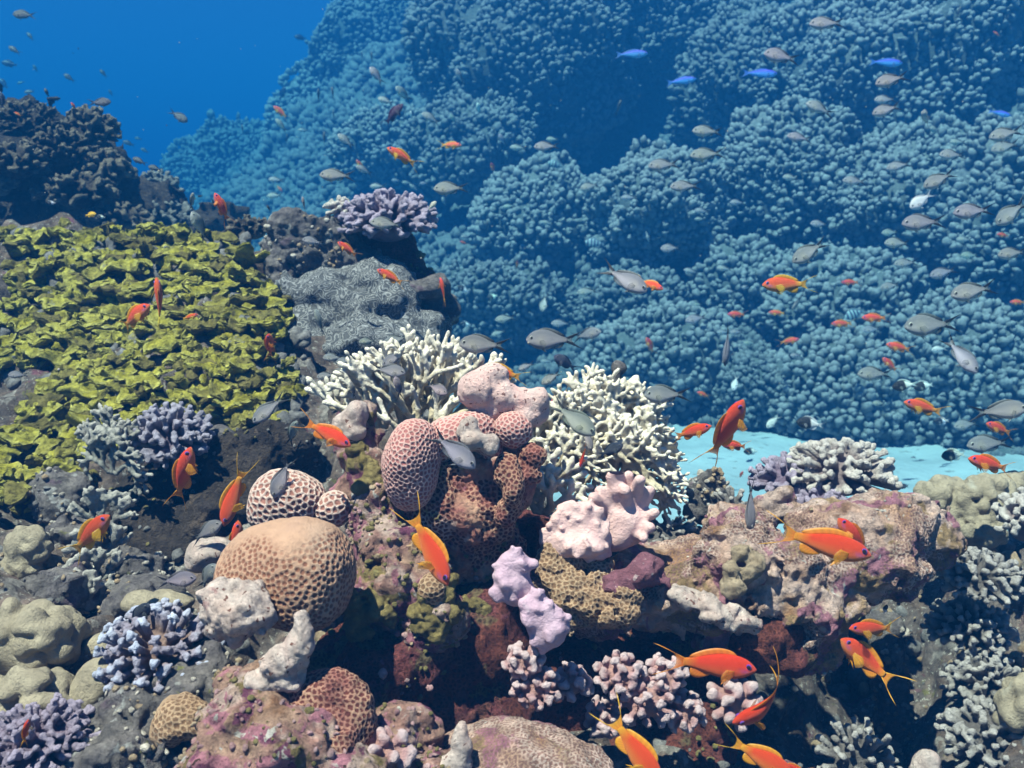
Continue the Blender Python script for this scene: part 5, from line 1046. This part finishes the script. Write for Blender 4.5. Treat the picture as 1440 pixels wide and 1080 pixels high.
('c', 450, 455, 42, 105, 10, 60, 0, 1.4), ('c', 392, 403, 20, 110, 10, 50, 0, 1.5), ('c', 470, 503, 30, 180, 15, 0, 0, 1.4), ('c', 460, 528, 28, 190, 15, 0, 0, 1.3), ('c', 27, 527, 28, 180, 10, 0, 0, 1.25), ('c', 270, 284, 26, 80, 10, 60, 0, 1.8), ('c', 427, 287, 20, 95, 20, 60, 0, 1.6),
# edge-on, thin
('c', 341, 183, 16, 92, 10, 75, 0, None), ('c', 448, 135, 20, 88, 10, 75, 0, None), ('c', 468, 133, 22, 96, 10, 75, 0, None), ('c', 469, 163, 18, 92, 10, 75, 0, None), ('c', 456, 197, 24, 90, 10, 75, 0, None), ('c', 403, 197, 16, 78, 10, 75, 0, None), ('c', 509, 80, 16, 90, 10, 75, 0, None), ('c', 523, 82, 18, 95, 10, 75, 0, None), ('c', 603, 78, 18, 92, 10, 75, 0, None), ('c', 515, 108, 14, 175, 10, 75, 0, None), ('c', 628, 188, 18, 75, 10, 75, 0, None), ('c', 695, 187, 16, 100, 10, 75, 0, None), ('c', 652, 227, 14, 100, 10, 70, 0, None), ('c', 685, 320, 20, 82, 10, 75, 0, None), ('c', 869, 153, 26, 70, 10, 75, 0, None), ('c', 884, 470, 16, 110, 10, 70, 0, None), ('c', 1347, 20, 22, 75, 10, 75, 0, None), ('c', 1385, 62, 18, 45, 10, 70, 0, None),
# half black and white
('h', 652, 407, 19, 150, 10, 0, 0, None), ('h', 693, 417, 17, 195, 10, 0, 0, None), ('h', 655, 456, 17, 172, 10, 0, 0, None), ('h', 1273, 542, 38, 188, 5, 0, 0, None), ('h', 1300, 543, 32, 190, 10, 0, 0, None), ('h', 1140, 596, 42, 172, 5, 0, 0, None), ('h', 1325, 592, 24, 184, 5, 0, 0, None), ('h', 1342, 640, 38, 186, 5, 0, 0, None), ('h', 1057, 635, 24, 180, 10, 0, 0, None), ('h', 72, 285, 13, 180, 20, 0, 0, 2.2), ('h', 142, 305, 12, 180, 20, 0, 0, 2.2), ('h', 181, 327, 12, 180, 20, 0, 0, 2.0), ('h', 1245, 857, 15, 80, 20, 0, 0, 1.05),
('d', 947, 740, 21, 100, 20, 0, 0, 1.4), ('d', 985, 743, 16, 170, 20, 0, 0, 1.2), ('d', 1272, 684, 18, 180, 30, 0, 0, 1.6), ('d', 955, 722, 14, 100, 30, 0, 0, 1.6), ('d', 378, 293, 10, 120, 20, 0, 0, 1.8),
# blue fusiliers and striped sergeants
('b', 886, 76, 50, 2, 0, 0, .05, None), ('b', 956, 114, 46, 8, 0, 0, .05, None), ('b', 1066, 103, 54, -2, 0, 0, .05, None), ('b', 1243, 88, 52, -2, 0, 0, .05, None), ('b', 1404, 159, 36, -12, 0, 0, 0, None),
('s', 783, 232, 26, 165, 5, 0, 0, None), ('s', 838, 342, 30, 175, 5, 0, 0, None), ('s', 1203, 441, 34, 200, 10, 0, 0, None), ('c', 1302, 166, 26, 170, 55, 0, 0, None), ('c', 1315, 183, 22, 180, 40, 0, 0, None),
]
NAME = {'a': ('anthias', 'anthias'), 'p': ('anthias', 'anthias'), 'c': ('chromis', 'chromis'), 'd': ('damselfish', 'damselfish'), 'w': ('chromis', 'chromis'), 'h': ('half_black_chromis', 'chromis'), 'b': ('fusilier', 'fusilier'), 's': ('sergeant_fish', 'sergeant fish'), 't': ('surgeonfish', 'surgeonfish'), 'y': ('yellow_damselfish', 'damselfish')}
ADJ = {'a': 'orange anthias', 'p': 'dark purple anthias with lyre tail', 'c': 'grey chromis', 'd': 'dark damselfish', 'w': 'shiny pale chromis', 'h': 'black and white chromis', 'b': 'bright blue fusilier', 's': 'striped sergeant fish', 't': 'dark blue surgeonfish', 'y': 'small yellow damselfish'}
GROUP = {'a': 'orange anthias swimming over the reef', 'p': 'orange anthias swimming over the reef', 'c': 'grey chromis hovering over the reef', 'd': 'dark damselfish close to the coral', 'w': 'grey chromis hovering over the reef', 'h': 'black and white chromis near the sand', 'b': 'blue fusiliers passing the far wall', 's': 'striped sergeant fish', 't': 'dark surgeonfish in open water', 'y': 'yellow damselfish'}
REAL = {'a': .095, 'p': .11, 'c': .085, 'd': .075, 'w': .08, 'h': .06, 'b': .17, 's': .12, 't': .13, 'y': .05}
LM = [(398, 800, 100, 'the tan dome brain coral'), (574, 648, 42, 'the oval brain coral'), (700, 550, 45, 'the pale pink lobed coral'), (860, 610, 85, 'the right white fire coral'), (570, 550, 80, 'the left white fire coral'), (545, 312, 60, 'the purple cauliflower coral'),
      (500, 460, 85, 'the grey maze coral'), (400, 340, 35, 'the rock column'), (240, 622, 50, 'the grey violet cauliflower coral'), (80, 500, 90, 'the lower yellow slope'), (120, 380, 90, 'the upper yellow slope'), (290, 400, 80, 'the yellow slope crest'), (80, 225, 80, 'the dark upper left corals'), (210, 290, 45, 'the far left grey coral'),
      (228, 930, 70, 'the blue tipped coral'), (760, 860, 40, 'the lilac corals'), (1180, 668, 70, 'the cream cauliflower coral'), (1230, 770, 80, 'the ledge end'), (1050, 800, 60, 'the ledge middle'), (1380, 700, 55, 'the smooth grey lobed coral'), (1180, 960, 80, 'the dark hollow'), (900, 970, 60, 'the pink tipped sprigs'),
      (355, 250, 80, 'the far left mound'), (540, 90, 80, 'the left wall shoulder'), (560, 210, 55, 'the hazy small mound'), (735, 90, 110, 'the top centre dome'), (880, 190, 45, 'the dark cleft'), (985, 40, 70, 'the top edge mound'), (760, 320, 75, 'the wide mound right of purple coral'), (925, 300, 60, 'the mound below the cleft'),
      (1060, 130, 70, 'the shaded knob column'), (1290, 70, 110, 'the upper right slope'), (1115, 260, 70, 'the bright knob bulge'), (1290, 280, 90, 'the mid right mound'), (1410, 330, 70, 'the right edge knobs'), (1050, 420, 60, 'the mound right of centre'), (890, 440, 50, 'the dim mound'), (1190, 440, 70, 'the middle right mound'),
      (1180, 570, 60, 'the lowest pale mound'), (1350, 540, 80, 'the coarse knob mound'), (700, 430, 50, 'the dim low mound'), (960, 690, 60, 'the sand patch'), (280, 60, 120, 'open blue water'), (40, 80, 80, 'top left open water')]
def heading_word(a, yaw, roll):
    a %= 360
    if yaw > 33: return 'facing the camera'
    w = ['right', 'up right', 'upward', 'up left', 'left', 'down left', 'downward', 'down right'][int(((a + 22.5) % 360) // 45)]
    return ('edge on, nose ' if roll >= 60 else 'heading ') + w
def relation(x, y):
    b = min(LM, key=lambda m: math.hypot(x - m[0], y - m[1]) / m[2]); dx, dy = (x - b[0]) / b[2], (y - b[1]) / b[2]
    if math.hypot(dx, dy) < .5: r = 'in front of'
    elif abs(dx) > abs(dy) * 2.2: r = 'left of' if dx < 0 else 'right of'
    elif abs(dy) > abs(dx) * 2.2: r = 'above' if dy < 0 else 'below'
    else: r = ('above ' if dy < 0 else 'below ') + ('left of' if dx < 0 else 'right of')
    return ('in' if 'water' in b[3] else r) + ' ' + b[3]
def size_word(k, L):
    return 'big ' if L > 95 else '' if L > 44 else 'small ' if L > 22 else 'tiny '
def fish_labels():
    base = []
    for k, x, y, L, a, yaw, roll, bend, d in FISH:
        h = heading_word(a, yaw, roll); sz = '' if k in 'ybst' else size_word(k, L)
        if k == 'p': sz = ''
        extra = 'curled ' if bend > .8 else ''
        base.append(f"{sz}{extra}{ADJ[k]} {h} {relation(x, y)}")
    seen = {}
    for i, b in enumerate(base): seen.setdefault(b, []).append(i)
    ordw = ['', 'second ', 'third ', 'fourth ', 'fifth ', 'sixth ']
    for b, ids in seen.items():
        if len(ids) == 1: continue
        xs = [FISH[i][1] for i in ids]; ys = [FISH[i][2] for i in ids]; hor = max(xs) - min(xs) >= max(ys) - min(ys)
        ids.sort(key=lambda i: FISH[i][1] if hor else FISH[i][2]); n = len(ids)
        for q, i in enumerate(ids):
            w = (('leftmost' if hor else 'uppermost') if q == 0 else ('rightmost' if hor else 'lowest') if q == n - 1 else ordw[q] + ('from left' if hor else 'from top'))
            base[i] = b + ', ' + w
            if len(base[i].split()) > 16: base[i] = base[i].replace('heading ', '').replace('edge on, nose ', 'thin ').replace('tiny ', '')
    return base
LABELS = fish_labels()
bpy.context.view_layer.update()
dg = bpy.context.evaluated_depsgraph_get()
def hit_depth(px, py):
    best = 60.0
    v = Vector(P(px, py, 1.0)); L = v.length
    ok, loc, *_ = SC.ray_cast(dg, Vector((0, 0, 0)), v.normalized())
    return (np.array(loc) @ CF) if ok else best
frd = random.Random(77)
for idx, (k, x, y, L, ang, yaw, roll, bend, d) in enumerate(FISH):
    a = R(ang); hx, hy = math.cos(a) * L / 2, -math.sin(a) * L / 2
    cy_ = max(.3, math.cos(R(yaw)))
    hit = min(hit_depth(x, y), hit_depth(x + hx, y + hy), hit_depth(x - hx, y - hy), hit_depth(x, y + L * .15))
    want = REAL[k] * cy_ / (L * S(1.0))
    if d is None: d = min(want * frd.uniform(.92, 1.08), .88 * hit)
    size = L * S(d) / cy_
    if abs(bend) > .3: size *= 1 + .25 * abs(bend)
    f2 = 1 if abs(((ang + 180) % 360) - 180) < 90 else -1
    # axes
    xi = math.cos(a) * CR + math.sin(a) * CU; zi = f2 * (-math.sin(a) * CR + math.cos(a) * CU)
    X_ = math.cos(R(yaw)) * xi - math.sin(R(yaw)) * CF; Y_ = np.cross(zi, X_); Y_ /= np.linalg.norm(Y_); Z_ = np.cross(X_, Y_)
    rr = R(roll) * (1 if Y_ @ CF > 0 else -1) * -1
    Z2 = math.cos(rr) * Z_ + math.sin(rr) * Y_; 
    if roll and Z2 @ CF > 0: Z2 = math.cos(rr) * Z_ - math.sin(rr) * Y_
    Y2 = np.cross(Z2, X_)
    pos = P(x, y, d)
    M = Matrix(((X_[0] * size, Y2[0] * size, Z2[0] * size, pos[0]), (X_[1] * size, Y2[1] * size, Z2[1] * size, pos[1]), (X_[2] * size, Y2[2] * size, Z2[2] * size, pos[2]), (0, 0, 0, 1)))
    small = L < 27
    pr = fish_parts(k, bend * frd.choice((1, 1, -1)) if 0 <= bend < .3 else bend, frd, frd.uniform(.85, 1.1), small)
    var = np.array([frd.uniform(.9, 1.08) * q for q in ((1, 1, 1) if k != 'a' else (1, frd.uniform(.75, 1.35), 1))])
    if k == 'c' and (y < 250 and x < 290 or (roll >= 70 and L < 30)): var = var * .35  # open-water and edge-on chromis: backlit silhouette darkness put into their colour
    nm, cat = NAME[k]
    def mk(name, items, parent):
        V = np.concatenate([i[0] for i in items]); Fs = []; n = 0; mats = []; mi = []
        for it in items:
            fl = it[1] if isinstance(it[1], list) else [it[1]]
            if it[3] not in mats: mats.append(it[3])
            for f in fl: Fs.append(np.asarray(f) + n); mi += [mats.index(it[3])] * len(f)
            n += len(it[0])
        c = np.concatenate([i[2] for i in items]).copy(); c[:, :3] = np.clip(c[:, :3] * var, 0, 1)
        o = mesh(name, V, Fs, mats[0], parent=parent, loc=np.zeros(3), col=c)
        for m in mats[1:]: o.data.materials.append(m)
        if len(mats) > 1: o.data.polygons.foreach_set('material_index', mi)
        return o
    if small:
        o = mk(nm, [i for part in pr.values() for i in part], None); o.matrix_world = M
        tag(o, LABELS[idx], cat, GROUP[k])
    else:
        o = mk(nm, pr['body'], None); o.matrix_world = M; tag(o, LABELS[idx], cat, GROUP[k])
        for part, items in pr.items():
            if part != 'body':
                for it in items: mk(part, [it], o)
# ------------------------------------------------------------------ the water between camera and reef
def haze():
    t = NT('water_haze'); v = t.n('ShaderNodeVolumePrincipled')
    v.inputs['Color'].default_value = HAZE_COL; v.inputs['Absorption Color'].default_value = HAZE_ABS
    v.inputs['Density'].default_value = HAZE_D; v.inputs['Density Attribute'].default_value = ''
    v.inputs['Anisotropy'].default_value = 0.0; v.inputs['Emission Strength'].default_value = 0.0
    t.l(v.outputs[0], t.out.inputs['Volume']); t.m.cycles.homogeneous_volume = True
    x0, x1, y0, y1, z0, z1 = -42, 42, -4, 62, -2.4, 3.0
    V = [(x, y, z) for x in (x0, x1) for y in (y0, y1) for z in (z0, z1)]
    F = [(0, 1, 3, 2), (4, 6, 7, 5), (0, 4, 5, 1), (2, 3, 7, 6), (0, 2, 6, 4), (1, 5, 7, 3)]
    tag(mesh('haze', np.array(V, float), np.array(F), t.m, smooth=False), kind='stuff')
HAZE_COL = (0.0045, 0.0586, 0.1897, 1); HAZE_ABS = (0, 0.389, 0.572, 1); HAZE_D = 0.235
haze()
# fine particles drifting in the water
mb = MB(); pr_ = np.random.default_rng(8)
for q in range(160):
    d = .5 + 4.5 * pr_.random() ** .6; V, F = ICO[1]
    mb.add(P(pr_.uniform(-60, 1500), pr_.uniform(-60, 700), d) + V * pr_.uniform(.0004, .0009) * (1 + .5 * d), F)
V, Fs = mb.get(); tag(mesh('drifting_particles', V, Fs, m_growth[3]), kind='stuff')
